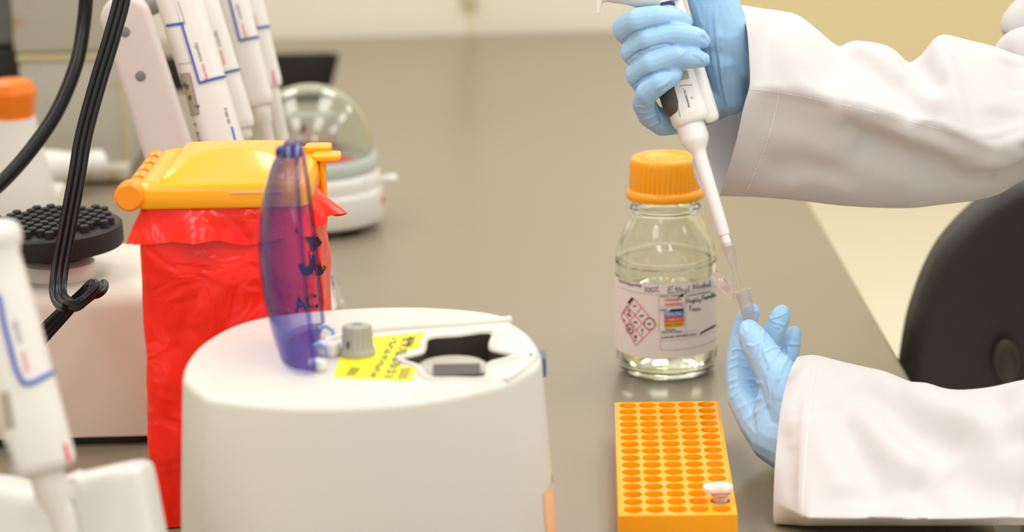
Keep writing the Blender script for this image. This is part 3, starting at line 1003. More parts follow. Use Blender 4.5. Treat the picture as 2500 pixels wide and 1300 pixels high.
dash_row((972, 928), (984, 900), 3, 0.0008, 4); dash_row((994, 850), (1004, 822), 2, 0.0008, 5)
build('small_print', mb, plastic('olive print', (120, 112, 30), 0.6), stk, recalc=False, smooth=0)
# hinge blocks under the blue lid
for q, s in (((803, 868), 1.0), ((775, 905), 0.8)):
    c = D(*q)
    mb = MB().add(rbox(0.0125 * s, 0.008 * s, 0.008 * s, 0.0022, 4), M=Matrix.Translation((c[0], c[1], DH - .0003)) @ Matrix.Rotation(R(-38), 4, 'Z'))
    build('hinge_block', mb, M_white2, cf)
for q in ((797, 828), (782, 872)):
    c = D(*q)
    mb = MB().add(tube([Vector((c[0] - 0.004, c[1], DH + 0.006)), Vector((c[0], c[1], DH + 0.0072)), Vector((c[0] + 0.0035, c[1] - .001, DH + 0.005)), Vector((c[0] + 0.004, c[1] - .001, DH + 0.0005))], 0.0011, 10))
    build('hinge_clip', mb, plastic('pale blue clip', (132, 168, 214), 0.3), cf)
# the blue lid, standing open: an arched bowl seen almost edge on, its open side to the right
m_blue = clear_film('blue clear plastic', (224, 224, 247), 0.08, 1.28, edge=(66, 66, 178), diffuse=0.11, drgb=(88, 96, 205))
hx, hy = D(748, 880)
lid_root = build('lid', MB().add(([], [])), m_blue, cf) if False else None
RX = hx + 0.006
LH, LW, LD = 0.112, 0.096, 0.027     # height, width across, depth of the bowl
ycen = D(760, 866)[1] + 0.006
def rim(t):        # arch outline in the lid's plane; t 0..1 from near bottom over the top to far bottom
    s = t * 2 - 1
    a = PI * t
    y = -LW / 2 * math.copysign(abs(math.cos(a)) ** 0.55, math.cos(a))
    z = LH * (math.sin(a) ** 0.75) if 0 < t < 1 else 0
    return y, z
LPROF = [(0, .80), (.12, .90), (.28, 1.0), (.45, 1.0), (.6, .94), (.75, .80), (.88, .58), (1.0, .25)]
def lerp_(tab, x):
    for (x0, y0), (x1, y1) in zip(tab, tab[1:]):
        if x <= x1: return y0 + (y1 - y0) * (x - x0) / (x1 - x0)
    return tab[-1][1]
nr, nd = 64, 24
LEAN = 0.06
v, f = [], []
for j in range(nd + 1):
    zt_ = LH * (1 - (1 - j / nd) ** 1.6)
    wz = LW / 2 * max(0.02, 1 - (zt_ / LH) ** 3.2) ** 0.5
    for i in range(nr + 1):
        a_ = PI * i / nr
        dpt = LD * lerp_(LPROF, zt_ / LH) * math.sin(a_) ** 0.8
        v.append(Vector((RX - dpt - LEAN * zt_, ycen - wz * math.cos(a_), DH + 0.003 + zt_)))
for j in range(0):
    u = j / nd
    s = 1 - u
    for i in range(nr + 1):
        y, z = rim(i / nr)
        zc_ = LH * 0.33
        pass
for j in range(nd):
    for i in range(nr):
        a_ = j * (nr + 1) + i
        f.append((a_, a_ + 1, a_ + nr + 2, a_ + nr + 1))
f.append(tuple(range(nr + 1))); f.append(tuple(nd * (nr + 1) + i for i in range(nr + 1)))
lid = build('lid', (v, f), m_blue, cf, smooth=60)
rimp = [v[j * (nr + 1)] for j in range(nd + 1)] + [v[j * (nr + 1) + nr] for j in range(nd, -1, -1)]
mb = MB().add(tube(rimp, 0.0012, 8, True, up=(1, 0, 0)))
build('lid_rim', mb, clear_film('blue lid rim', (200, 200, 240), 0.08, 1.4), lid)
mb = MB().add(rbox(0.014, 0.010, 0.006, 0.002, 3), M=Matrix.Translation((RX - 0.005 - LEAN * LH, ycen, DH + LH - 0.006)))
build('lid_catch', mb, plastic('dark blue catch', (44, 40, 120), 0.25), lid)
# button and printed sticker on the right flank
q = W(1329, 962, 1.43)
bvd = obj_bvh(body, Matrix.Translation((cx, cy, 0)))
def side_at(Y, Z):
    loc, nor, i_, d_ = bvd.ray_cast(Vector((1.0, Y, Z)), Vector((-1, 0, 0)))
    return loc
s1 = side_at(cy + 0.015, q.z)
mb = MB().add(rbox(0.004, 0.016, 0.011, 0.0012, 3), M=Matrix.Translation((s1.x - cx + 0.0008, s1.y - cy, s1.z - 0.0055)))
build('button', mb, plastic('slate blue button', (70, 96, 128), 0.35), cf)
for (z0, z1, colr, nm) in ((0.020, 0.076, (238, 140, 214), 'pink_sticker'), (0.020, 0.072, (246, 190, 140), 'peach_sticker')):
    v, f = [], []
    dy0, dy1 = (0.012, 0.040) if nm == 'pink_sticker' else (-0.026, 0.0115)
    for j in range(9):
        for i in range(9):
            s_ = side_at(cy + dy0 + (dy1 - dy0) * i / 8, z0 + (z1 - z0) * j / 8)
            v.append(Vector((s_.x - cx + 0.0004, s_.y - cy, s_.z)))
    for j in range(8):
        for i in range(8): f.append((j * 9 + i, j * 9 + i + 1, j * 9 + i + 10, j * 9 + i + 9))
    build(nm, (v, f), plastic(nm.replace('_', ' '), colr, 0.4), cf, recalc=False, smooth=60)

# ================================================================== biohazard bin: orange lid, red bag
BH = 0.207
FL, FR = G(330, 512, BH - 0.014), G(752, 505, BH - 0.014)
ex = (FR - FL); BW = ex.length; ex.normalize(); ey = Vector((-ex.y, ex.x, 0)).normalized()
BD = 0.112
bc = (FL + FR) / 2 + ey * BD / 2
Mb = Matrix((ex, ey, Vector((0, 0, 1)))).transposed().to_4x4(); Mb.translation = Vector((bc.x, bc.y, 0))
bn = thing('waste_bin', 'benchtop waste bin with an orange lid and a red plastic bag liner', 'waste bin', Mb)
m_lid = plastic('orange lid plastic', (255, 172, 8), 0.22, sss=0.15, sss_r=0.004)
hw, hd = BW / 2, BD / 2
P = rrect(-hw, -hd, hw, hd, 0.007, 5)
def lidring(d):
    return rrect(-hw + d, -hd + d, hw - d, hd - d, 0.007 + 0.25 * max(0, d), 5)
zl = BH - 0.014
rings = []
for d, z in ((0.0, zl), (-0.0008, zl + .001), (0.0, zl + 0.010), (0.0012, zl + 0.0128), (0.003, zl + 0.0138), (0.0070, zl + 0.0138), (0.0080, zl + 0.0126), (0.0095, zl + 0.0126)):
    rings.append([Vector((x, y, z)) for x, y in lidring(d)])
v, f = loft(rings, True, False)
n = len(P)
f.append(tuple(range(n))); f.append(tuple((len(rings) - 1) * n + i for i in range(n)))
lid = build('lid', (v, f), m_lid, bn, smooth=50)
# raised top: a flat plateau at the back, and a curved front face sloping down to the rim
v, f = [], []
NXg, NYg = 60, 48
ix, iy = hw - 0.0105, hd - 0.0105
def ss(t_): t_ = max(0, min(1, t_)); return t_ * t_ * (3 - 2 * t_)
for j in range(NYg + 1):
    for i in range(NXg + 1):
        x, y = -ix + 2 * ix * i / NXg, -iy + 2 * iy * j / NYg
        e_ = min(ix - abs(x), iy - y)
        side = 0.0085 * ss(e_ / 0.0085 + 0.02)
        yc = -iy * 0.80 + (1 - min(1, abs(x) / (ix * 0.93)) ** 2.2) * iy * 1.12
        front = 0.0085 * min(1.5, (y + iy) / max(0.004, yc + iy))
        z = zl + 0.0118 + min(side, front) + 0.0008 * (1 - (x / ix) ** 2)
        v.append(Vector((x, y, z)))
for j in range(NYg):
    for i in range(NXg):
        a_ = j * (NXg + 1) + i; f.append((a_, a_ + 1, a_ + NXg + 2, a_ + NXg + 1))
build('lid_panel', (v, f), m_lid, lid, smooth=20)
mb = MB().add(rbox(0.030, 0.0006, 0.0014, 0.0002, 1), M=Matrix.Translation((hw * 0.42, -hd - 0.0007, zl + 0.0085)))
build('lid_mark', mb, plastic('embossed mark', (255, 190, 130), 0.4), lid)
# hinge knuckles along the left edge
m_hin = plastic('orange hinge plastic', (255, 146, 4), 0.3)
for i in range(6):
    y = -hd + 0.004 + i * (BD - 0.012) / 5
    r_ = 0.0085 if i == 0 else 0.0056
    mb = MB().add(tube([Vector((-hw - 0.003, y - 0.0065, zl + 0.0075)), Vector((-hw - 0.003, y - 0.005, zl + 0.0075)), Vector((-hw - 0.003, y + 0.005, zl + 0.0075)), Vector((-hw - 0.003, y + 0.0065, zl + 0.0075))], [r_ * .82, r_, r_, r_ * .82], 24, up=(0, 0, 1)))
    build('hinge_knuckle', mb, m_hin, lid)
# latch tab on the right
mb = MB().add(slab(rrect(hw - 0.004, 0.012, hw + 0.013, 0.030, 0.005), zl + 0.012, zl + 0.0155, 0.001, 3, 0.001))
mb.add(rbox(0.0035, 0.012, 0.026, 0.0012, 3), M=Matrix.Translation((hw + 0.0018, 0.021, zl - 0.012)))
mb.add(slab(rrect(hw - 0.010, 0.030, hw + 0.006, 0.046, 0.004), zl + 0.0135, zl + 0.0175, 0.001, 3, 0.001))
build('latch', mb, m_lid, lid)
# inner frame carrying the bag
mb = MB()
for sx in (-1, 1):
    for sy in (-1, 1):
        mb.add(tube([Vector((sx * (hw - .022), sy * (hd - .022), 0.003)), Vector((sx * (hw - .020), sy * (hd - .020), zl))], 0.0022, 10))
mb.add(slab(rrect(-hw + .018, -hd + .018, hw - .018, hd - .018, 0.004), 0.0, 0.004, 0))
build('wire_frame', mb, M_white2, bn)
# red bag
m_bag, nt, N, L, b = new_mat('red bag film')
b.inputs['Base Color'].default_value = lin((255, 30, 3)); b.inputs['Roughness'].default_value = 0.22
b.inputs['Subsurface Weight'].default_value = 0.25; b.inputs['Subsurface Radius'].default_value = (1, .2, .1); b.inputs['Subsurface Scale'].default_value = 0.01
tc = N.new('ShaderNodeTexCoord'); n1 = N.new('ShaderNodeTexNoise'); n1.inputs['Scale'].default_value = 34; n1.inputs['Detail'].default_value = 2; n1.inputs['Distortion'].default_value = 1.2
L.new(tc.outputs['Object'], n1.inputs['Vector']); bp = N.new('ShaderNodeBump'); bp.inputs['Strength'].default_value = 0.6; bp.inputs['Distance'].default_value = 0.006
L.new(n1.outputs['Fac'], bp.inputs['Height']); L.new(bp.outputs['Normal'], b.inputs['Normal'])
NB = 160
def bagring(z, grow, amp, seed, ripple):
    base_ = rrect(-hw + 0.002 - grow, -hd + 0.002 - grow, hw - 0.002 + grow, hd - 0.002 + grow, 0.008, 8)
    # resample evenly
    per = [0]
    for i in range(len(base_)):
        a_, b_ = base_[i], base_[(i + 1) % len(base_)]
        per.append(per[-1] + math.hypot(b_[0] - a_[0], b_[1] - a_[1]))
    out = []
    for k_ in range(NB):
        s_ = per[-1] * k_ / NB
        i = max(j for j in range(len(base_)) if per[j] <= s_)
        t_ = (s_ - per[i]) / max(1e-9, per[i + 1] - per[i])
        a_, b_ = base_[i], base_[(i + 1) % len(base_)]
        x, y = a_[0] + (b_[0] - a_[0]) * t_, a_[1] + (b_[1] - a_[1]) * t_
        l_ = math.hypot(x, y); 
        w_ = noise.noise(Vector((x * 26, y * 26, z * 11 + seed))) * amp + (abs(noise.noise(Vector((x * 48, y * 48, z * 30 + seed)))) - .2) * ripple * 2
        out.append(Vector((x + x / l_ * w_, y + y / l_ * w_, z)))
    return out
rings = []
for i in range(30):
    z = zl + 0.004 - (zl + 0.003) * i / 29
    tt = i / 29
    rings.append(bagring(z, -0.0030 + 0.0045 * min(1, tt * 5) + 0.001 * math.sin(tt * 5), 0.0050 * min(1, tt * 6 + .2), 0, 0.0030))
mb = MB().add(loft(rings, True, True))
bag = build('bag', mb, m_bag, bn, smooth=60)
# folded-over collar of the bag, loose at both sides
rings = []
NCOL = 9
for i in range(NCOL):
    t_ = i / (NCOL - 1)
    ring = bagring(zl + 0.0015 - 0.021 * t_, -0.001 + 0.0035 * t_, 0.007 * t_, 4.0, 0.006 * t_)
    for k_, p in enumerate(ring):
        drop = 0.006 * t_ * noise.noise(Vector((p.x * 40, p.y * 40, 2.2)))
        fl_ = 0.0
        if p.x < -hw * 0.9 and p.y < 0: fl_ = -0.006 * t_
        if p.x > hw * 0.9:
            e_ = max(0, 1 - abs(p.y - 0.0) / (hd * 0.8))
            fl_ = 0.017 * t_ ** 0.8 * e_ ** 1.4; drop -= 0.004 * e_ * t_
        p.x += fl_; p.z -= drop
    rings.append(ring)
mb = MB().add(loft(rings, True, False))
build('bag_collar', mb, m_bag, bag, smooth=80)
# black print on the bag's right-hand face: letters and a three-lobed hazard mark, partly seen
bvb = obj_bvh(bag, Mb)
mb = MB()
mb.add(lay_text(bvb, 'AC', (723, 762), (1, -0.22), 33, 0.0006, 1, 0.03, 0.85))
def blot(c, r0, r1, a0, a1):
    v_, f_ = [], []
    for i in range(15):
        a_ = R(a0 + (a1 - a0) * i / 14)
        v_ += [(c[0] + r0 * math.cos(a_) * .6, c[1] + r0 * math.sin(a_)), (c[0] + r1 * math.cos(a_) * .6, c[1] + r1 * math.sin(a_))]
        if i: f_.append((2 * i - 2, 2 * i - 1, 2 * i + 1, 2 * i))
    mb.add(lay(bvb, v_, f_, lambda u, w_: (u, w_), 0.0006))
blot((768, 570), 12, 36, 40, 250); blot((748, 640), 12, 34, -30, 170); blot((775, 640), 10, 34, 20, 200); blot((762, 605), 4, 11, 0, 360)
mb.add(lay_line(bvb, [(757, 612), (765, 668)], 11, 0.0006))
mb.add(lay_line(bvb, [(722, 560), (745, 575)], 12, 0.0006))
build('bag_print', mb, M_ink, bag, world=True, recalc=False, smooth=0)

# ================================================================== crumpled clear bag and sheet behind the centrifuge
m_clear = clear_film('clear bag film', (244, 244, 240), 0.12, 1.45, diffuse=0.35, drgb=(232, 230, 224))
q0 = G(812, 880, 0)
pb = thing('plastic_bag', 'crumpled clear plastic bag standing between the red bin and the white centrifuge', 'bag', (q0.x, q0.y, 0))
zq = (q0 - CAM).dot(_F)
v, f = [], []
NU, NV = 18, 22
for j in range(NV + 1):
    for i in range(NU + 1):
        u, w = i / NU, j / NV
        x = 770 + (u * (100 - 62 * w) + w * 8)
        y = 905 - w * (270 - 25 * abs(u - .45) * 4)
        p = W(x, y, zq + 0.008 * math.sin(u * 9 + w * 3) + 0.012 * noise.noise(Vector((u * 5, w * 6, 1))) + 0.01 * u)
        v.append(p)
for j in range(NV):
    for i in range(NU):
        a_ = j * (NU + 1) + i; f.append((a_, a_ + 1, a_ + NU + 2, a_ + NU + 1))
mv = min(p.z for p in v)
for p in v: p.z -= mv - 0.001
fr = build('film', (v, f), m_clear, pb, world=True, recalc=False, smooth=25)
v2 = [p + _F * 0.022 for p in v]
build('film', (v2, f), m_clear, pb, world=True, recalc=False, smooth=25)
bvp = BVHTree.FromPolygons([tuple(p) for p in v], f)
mb = MB().add(lay_quad(bvp, [(786, 668), (806, 668), (818, 752), (790, 760)], 8, 8, 0.0006)); mb.add(lay_quad(bvp, [(800, 690), (816, 660), (822, 745), (806, 770)], 6, 6, 0.001))
build('paper_label', mb, plastic('white paper scrap', (238, 236, 230), 0.7), pb, world=True, recalc=False, smooth=0)

# ================================================================== small centrifuge with the clear dome
q = G(766, 553)
dc = thing('dome_centrifuge', 'small white round centrifuge under a clear dome, with a red rotor inside', 'centrifuge', (q.x, q.y, 0))
def squarish(e):
    return lambda a, z: 1.0 / ((abs(math.cos(a)) ** e + abs(math.sin(a)) ** e) ** (1 / e))
prof = [(0, 0.006), (0.056, 0.006), (0.0605, 0.009), (0.0622, 0.016), (0.0618, 0.030), (0.0612, 0.034), (0.0592, 0.0355), (0.0588, 0.040), (0.0592, 0.050), (0.0585, 0.056), (0.056, 0.0585), (0.05, 0.0590), (0.049, 0.052), (0, 0.050)]
build('base', MB().add(lathe(prof, 72, squarish(2.15))), M_white, dc)
for a in range(4):
    t_ = R(45 + 90 * a)
    mb = MB().add(lathe([(0, 0), (0.008, 0), (0.0085, 0.006), (0, 0.0062)], 20), M=Matrix.Translation((0.046 * math.cos(t_), 0.046 * math.sin(t_), 0)))
    build('foot', mb, M_black, dc)
m_rim = plastic('grey green rim', (186, 194, 184), 0.35)
build('lid_rim', MB().add(lathe([(0.0495, 0.0592), (0.0568, 0.0592), (0.0575, 0.061), (0.0572, 0.069), (0.0556, 0.0715), (0.051, 0.0725), (0.0495, 0.0715)], 72, closed=True)), m_rim, dc)
build('bowl', MB().add(lathe([(0.0494, 0.0715), (0.046, 0.064), (0.040, 0.060), (0, 0.0595)], 56)), plastic('pale bowl', (206, 210, 200), 0.35), dc)
m_red = plastic('red rotor', (222, 40, 36), 0.3)
mb = MB().add(lathe([(0, 0.0602), (0.034, 0.0602), (0.038, 0.063), (0.034, 0.067), (0.018, 0.0745), (0.008, 0.0765), (0, 0.077)], 48, lambda a, z: 1 + 0.05 * math.cos(6 * a)))
build('rotor', mb, m_red, dc)
m_dome = glass('clear dome plastic', (244, 248, 238), 1.46, 0.02)
dp, di = [], []
for s in range(19):
    a = PI / 2 * s / 18
    dp.append((0.0535 * math.cos(a) ** 0.9 if s < 18 else 0, 0.0715 + 0.0565 * math.sin(a)))
    di.append((0.0523 * math.cos(a) ** 0.9 if s < 18 else 0, 0.0715 + 0.0553 * math.sin(a)))
build('dome', MB().add(lathe(dp + di[::-1], 72, closed=True)), m_dome, dc, smooth=60)
m_pal = plastic('pale grey lid fitting', (212, 216, 208), 0.35)
mb = MB().add(rbox(0.058, 0.012, 0.030, 0.005, 4), M=Matrix.Translation((-0.006, 0.036, 0.0725)))
hb = build('hinge_housing', mb, m_pal, dc)
for x in (-0.024, -0.008):
    mb = MB().add(lathe([(0, 0), (0.0035, 0), (0.0035, 0.0012), (0, 0.0014)], 18), M=Matrix.Translation((x, 0.0302, 0.089)) @ Matrix.Rotation(R(90), 4, 'X'))
    build('screw', mb, plastic('brown screw', (140, 96, 80), 0.4), hb)
mb = MB().add(tube([Vector((0.056, -0.004, 0.048)), Vector((0.062, -0.004, 0.048)), Vector((0.064, -0.004, 0.048)), Vector((0.072, -0.004, 0.048)), Vector((0.0735, -0.004, 0.048))], [0.004, 0.004, 0.0052, 0.0052, 0.004], 20))
build('latch_knob', mb, M_white, dc)
mb = MB().add(rbox(0.004, 0.002, 0.004, 0.0008, 2), M=Matrix.Translation((0.0465, -0.0352, 0.052)))
build('blue_button', mb, M_skyink, dc)
mb = MB().add(rbox(0.0015, 0.009, 0.006, 0.0005, 2), M=Matrix.Translation((0.0612, -0.012, 0.022)))
build('red_mark', mb, M_redink, dc)

for ch in dc.children_recursive:
    for vv in ch.data.vertices:
        if ch.name.startswith('dome'): vv.co.z = 0.0635 + (vv.co.z - 0.0715) * 1.08
        elif vv.co.z > 0.036: vv.co.z -= 0.008 * min(1, (vv.co.z - 0.036) / 0.012)
# ================================================================== orange 80-well tube rack
RZ = 0.028
c = [G(x, y, RZ) for x, y in ((1510, 1258), (1800, 1255), (1755, 977), (1500, 982))]
ctr = sum(c, Vector()) / 4
ey = ((c[3] + c[2]) / 2 - (c[0] + c[1]) / 2); RL = ey.length; ey.normalize()
ex = Vector((ey.y, -ey.x, 0)); RWD = ((c[1] - c[0]).length + (c[2] - c[3]).length) / 2
Mr = Matrix((ex, ey, Vector((0, 0, 1)))).transposed().to_4x4(); Mr.translation = Vector((ctr.x, ctr.y, 0))
rk = thing('tube_rack', 'orange plastic tube rack with rows of round wells in front of the labelled bottle', 'tube rack', Mr)
m_rack, nt, N, L, b = new_mat('orange polypropylene')
b.inputs['Base Color'].default_value = lin((255, 172, 12)); b.inputs['Roughness'].default_value = 0.3
b.inputs['Subsurface Weight'].default_value = 0.45; b.inputs['Subsurface Radius'].default_value = (1.0, 0.5, 0.1); b.inputs['Subsurface Scale'].default_value = 0.006
add_bump(nt, b, 420, 0.12, 0.0004)
nx, ny = 5, 16
mx_, my_ = 0.0022, 0.0022
cw, ch = (RWD - 2 * mx_) / nx, (RL - 2 * my_) / ny
hr = min(cw, ch) / 2 * 0.94
v, f = [], []
hxs, hys = RWD / 2, RL / 2
def key(p):
    return (round(p[0], 6), round(p[1], 6), round(p[2], 6))
vi = {}
def V_(x, y, z):
    k_ = key((x, y, z))
    if k_ not in vi: vi[k_] = len(v); v.append(Vector((x, y, z)))
    return vi[k_]
NS = 32
for i in range(nx):
    for j in range(ny):
        x0, y0 = -hxs + mx_ + i * cw, -hys + my_ + j * ch
        cx_, cy_ = x0 + cw / 2, y0 + ch / 2
        sq, ci, cl, cb, cm = [], [], [], [], []
        for s in range(NS):
            a = 2 * PI * s / NS
            ca, sa = math.cos(a), math.sin(a)
            m_ = max(abs(ca), abs(sa))
            sq.append(V_(cx_ + ca / m_ * cw / 2, cy_ + sa / m_ * ch / 2, RZ))
            rx, ry = cw / 2 * 0.90, ch / 2 * 0.93
            ci.append(V_(cx_ + ca * rx, cy_ + sa * ry, RZ)); cm.append(V_(cx_ + ca * rx * .965, cy_ + sa * ry * .965, RZ - 0.0007))
            cl.append(V_(cx_ + ca * rx * .93, cy_ + sa * ry * .93, 0.006)); 
        cc = V_(cx_, cy_, 0.0045)
        for s in range(NS):
            t_ = (s + 1) % NS
            f.append((sq[s], sq[t_], ci[t_], ci[s])); f.append((ci[s], ci[t_], cm[t_], cm[s]))
            f.append((cm[s], cm[t_], cl[t_], cl[s])); f.append((cl[s], cl[t_], cc))
# rim strip and outer walls
n_in = [(-hxs + mx_, -hys + my_), (hxs - mx_, -hys + my_), (hxs - mx_, hys - my_), (-hxs + mx_, hys - my_)]
o_ = [(-hxs, -hys), (hxs, -hys), (hxs, hys), (-hxs, hys)]
for q in range(4):
    w_ = (q + 1) % 4
    a_, b_, c_, d_ = V_(*o_[q], RZ - .0006), V_(*o_[w_], RZ - .0006), V_(*n_in[w_], RZ), V_(*n_in[q], RZ)
    f.append((a_, b_, c_, d_))
    l0, l1 = V_(o_[q][0] * 1.012, o_[q][1] * 1.004, 0.0), V_(o_[w_][0] * 1.012, o_[w_][1] * 1.004, 0.0)
    f.append((l0, l1, b_, a_))
build('rack_body', (v, f), m_rack, rk, smooth=45, recalc=False)

# ================================================================== microtubes
m_tube = clear_film('clear tube plastic', (246, 246, 246), 0.06, 1.5, diffuse=0.15, drgb=(252, 248, 248))
m_cap = clear_film('milky cap plastic', (250, 246, 244), 0.12, 1.5, diffuse=0.22, drgb=(255, 252, 252))
def tube_body(root, s=1.0, mt=None):
    op = [(0.0, -0.038), (0.0018, -0.0375), (0.0028, -0.035), (0.0049, -0.018), (0.0050, -0.0028), (0.0064, -0.0024), (0.0064, 0.0), (0.0056, 0.0004)]
    ip = [(0.0044, 0.0), (0.0043, -0.018), (0.0022, -0.035), (0, -0.037)]
    return build('tube_wall', MB().add(lathe([(r * s, z * s) for r, z in op + ip], 40)), mt or m_tube, root, smooth=50)
# held tube
ZT = 1.722
pt, pbm = W(1812, 710, ZT), W(1832, 785, ZT + 0.001)
Mt = frame(pbm, pt); Mt.translation = pt
mt1 = thing('microtube', 'clear open microtube pinched between the gloved fingers of the lower hand', 'tube', Mt)
tube_body(mt1, 0.92)
# open lid: a rounded plate leaning out to the left, plug ring on its right face
la, lb = W(1789, 731, ZT), W(1740, 668, ZT + 0.002)
Ml = frame(la, lb); LL = (lb - la).length
Pl = [(x, y) for x, y in sellipse(0.0062, LL / 2, 40, 2.8)]
Mplate = Ml @ Matrix.Translation((0, 0, LL / 2)) @ Matrix.Rotation(R(-28), 4, 'Z') @ Matrix(((0, 0, 1, 0), (1, 0, 0, 0), (0, 1, 0, 0), (0, 0, 0, 1)))
mb = MB().add(slab(Pl, -0.0007, 0.0009, 0.0005, 2, 0.0005), M=Mplate)
mb.add(lathe([(0.0050, 0.0008), (0.0050, 0.0024), (0.0046, 0.0028), (0.0042, 0.0024), (0.0042, 0.0008)], 36), M=Mplate @ Matrix.Translation((0, 0.0006, 0)))
mb.add(lathe([(0.0040, 0.0008), (0.0038, 0.0040), (0.0034, 0.0044), (0.0032, 0.0040), (0.0033, 0.0008)], 36), M=Mplate @ Matrix.Translation((0, 0.0008, 0)))
build('cap', mb, m_cap, mt1, world=True, smooth=50)
h0, h1, h2 = W(1791, 729, ZT), W(1796, 724, ZT), W(1803, 716, ZT)
mb = MB().add(tube([h0, W(1794, 729.5, ZT), W(1799, 724, ZT), h2], 0.0012, 10, sec=[(0.45 * math.cos(2 * PI * q_ / 12), 1.8 * math.sin(2 * PI * q_ / 12)) for q_ in range(12)], up=_R))
build('hinge', mb, m_cap, mt1, world=True)
# a closed tube standing in the rack
q = Mr @ Vector((-hxs + mx_ + 4.5 * cw, -hys + my_ + 1.5 * ch, 0))
mt2 = thing('microtube', 'closed milky microtube standing in the right hand column of the orange rack', 'tube', Matrix.Translation((q.x, q.y, RZ + 0.0012)))
op = [(0.0, -0.021), (0.0022, -0.0205), (0.0040, -0.012), (0.0041, 0.0028), (0.0058, 0.0030), (0.0058, 0.0046)]
build('tube_wall', MB().add(lathe(op + [(0.0046, 0.0046), (0.0036, -0.012), (0, -0.0195)], 36)), plastic('pink milky plastic', (244, 206, 196), 0.3, trans=0.35), mt2, smooth=50)
m_cap2 = plastic('pinkish milky cap', (248, 224, 214), 0.3, sss=0.3, sss_r=0.003)
mb = MB().add(slab(rrect(-0.0100, -0.0058, 0.0072, 0.0058, 0.0052, 8), 0.0047, 0.0080, 0.0009, 3, 0.0006))
mb.add(lathe([(0.0054, 0.0078), (0.0054, 0.0086), (0.0044, 0.0086), (0.0042, 0.0078)], 36))
cp = build('cap', mb, m_cap2, mt2)
mt2.rotation_euler = (0, 0, math.atan2(ex.y, ex.x) + R(2))

# ================================================================== reagent bottle
q = G(1628, 903)
rb = thing('reagent_bottle', 'clear glass reagent bottle with an orange screw cap and a hazard label', 'bottle', (q.x, q.y, 0))
m_glass = glass('clear laboratory glass', (250, 252, 246), 1.47, 0.0)
m_liq = glass('clear alcohol', (252, 250, 236), 1.36, 0.0)
RB = 0.0350
outer = [(0, 0.0022), (0.020, 0.0012), (0.026, 0.0), (0.0305, 0.0012), (0.0335, 0.0045), (0.0349, 0.010), (RB, 0.016), (RB, 0.0740), (0.0348, 0.0790), (0.0343, 0.0849), (0.0329, 0.0904), (0.0309, 0.0960), (0.0281, 0.1016), (0.0254, 0.1070), (0.0236, 0.1105), (0.0229, 0.1130),
         (0.0235, 0.1148), (0.0243, 0.1158), (0.0244, 0.1172), (0.0236, 0.1186), (0.0226, 0.1196), (0.0222, 0.1220), (0.0222, 0.1440)]
inner = [(0.0182, 0.1440), (0.0186, 0.1220), (0.0198, 0.1140), (0.0212, 0.1095), (0.0256, 0.1015), (0.0286, 0.0955), (0.0308, 0.0895), (0.0323, 0.0830), (0.0328, 0.0750), (0.0328, 0.016), (0.0318, 0.009), (0.0285, 0.0052), (0, 0.0058)]
def sm(p, k=4): return [tuple(q_) for q_ in catmull(p, k)]
build('glass', MB().add(lathe([(max(0, r), z) for r, z in sm(outer) + sm(inner)], 80)), m_glass, rb, smooth=70)
LIQ = 0.0590
lp = [(0, 0.0060), (0.0284, 0.0055), (0.0316, 0.0093), (0.03262, 0.0162), (0.03262, LIQ - 0.0004), (0.0322, LIQ), (0, LIQ)]
build('liquid', MB().add(lathe(lp, 80)), m_liq, rb, smooth=40)
m_bcap = plastic('orange screw cap', (253, 166, 4), 0.36, sss=0.05, sss_r=0.003)
def capf(a, z):
    return 1 + (0.018 * max(0, math.cos(a * 42)) if 0.1305 < z < 0.1490 else 0)
cp_ = [(0.0205, 0.1237), (0.0266, 0.1237), (0.0271, 0.1246), (0.0270, 0.1278), (0.0258, 0.1294), (0.0246, 0.1304), (0.0245, 0.1306), (0.0239, 0.1480), (0.0234, 0.1505), (0.0224, 0.1519), (0.0205, 0.1526), (0.0196, 0.1524), (0.0190, 0.1519), (0, 0.1519)]
cap = build('cap', MB().add(lathe(cp_, 252, capf)), m_bcap, rb, smooth=50)
mb = MB()
for s in range(26):
    a = 2 * PI * s / 26
    mb.add(rbox(0.0026, 0.0014, 0.0007, 0.0002, 1), M=Matrix.Rotation(a, 4, 'Z') @ Matrix.Translation((0.0158, 0, 0.1516)) @ Matrix.Rotation(PI / 2, 4, 'Z'))
for x_, y_, w_, h_ in ((-0.005, 0.002, 0.003, 0.009), (0.0, 0.002, 0.003, 0.009), (0.005, 0.002, 0.003, 0.009)):
    mb.add(rbox(w_, h_, 0.0006, 0.0002, 1), M=Matrix.Translation((x_, y_, 0.1516)))
build('cap_emboss', mb, m_bcap, cap)
# label: a sheet wrapped round the front of the glass
NL = 90
def label_z(a):      # a: angle from straight ahead, negative to the left
    t_ = a / R(96)
    return 0.0180 + 0.0008 * t_, 0.0704 + 0.0006 * t_
v, f = [], []
fa = math.atan2(-q.y, -q.x)        # direction to the camera
for i in range(NL + 1):
    a = R(-98 + 196 * i / NL)
    z0, z1 = label_z(a)
    for z in (z0, z0 * .5 + z1 * .5, z1):
        v.append(Vector(((RB + 0.00025) * math.cos(fa + a), (RB + 0.00025) * math.sin(fa + a), z)))
for i in range(NL):
    for j in range(2):
        a_ = i * 3 + j; f.append((a_, a_ + 3, a_ + 4, a_ + 1))
m_lab = plastic('white paper label', (236, 229, 224), 0.6, spec=0.3)
lab = build('label', (v, f), m_lab, rb, recalc=False, smooth=60)
bvl = obj_bvh(lab, Matrix.Translation((q.x, q.y, 0)))
Moff = 0.00015
def lp_(x, y):      # zoom coordinates of the label close-up -> photo pixels
    return 1490 + x * 280 / 1517, 660 + y * 240 / 1300
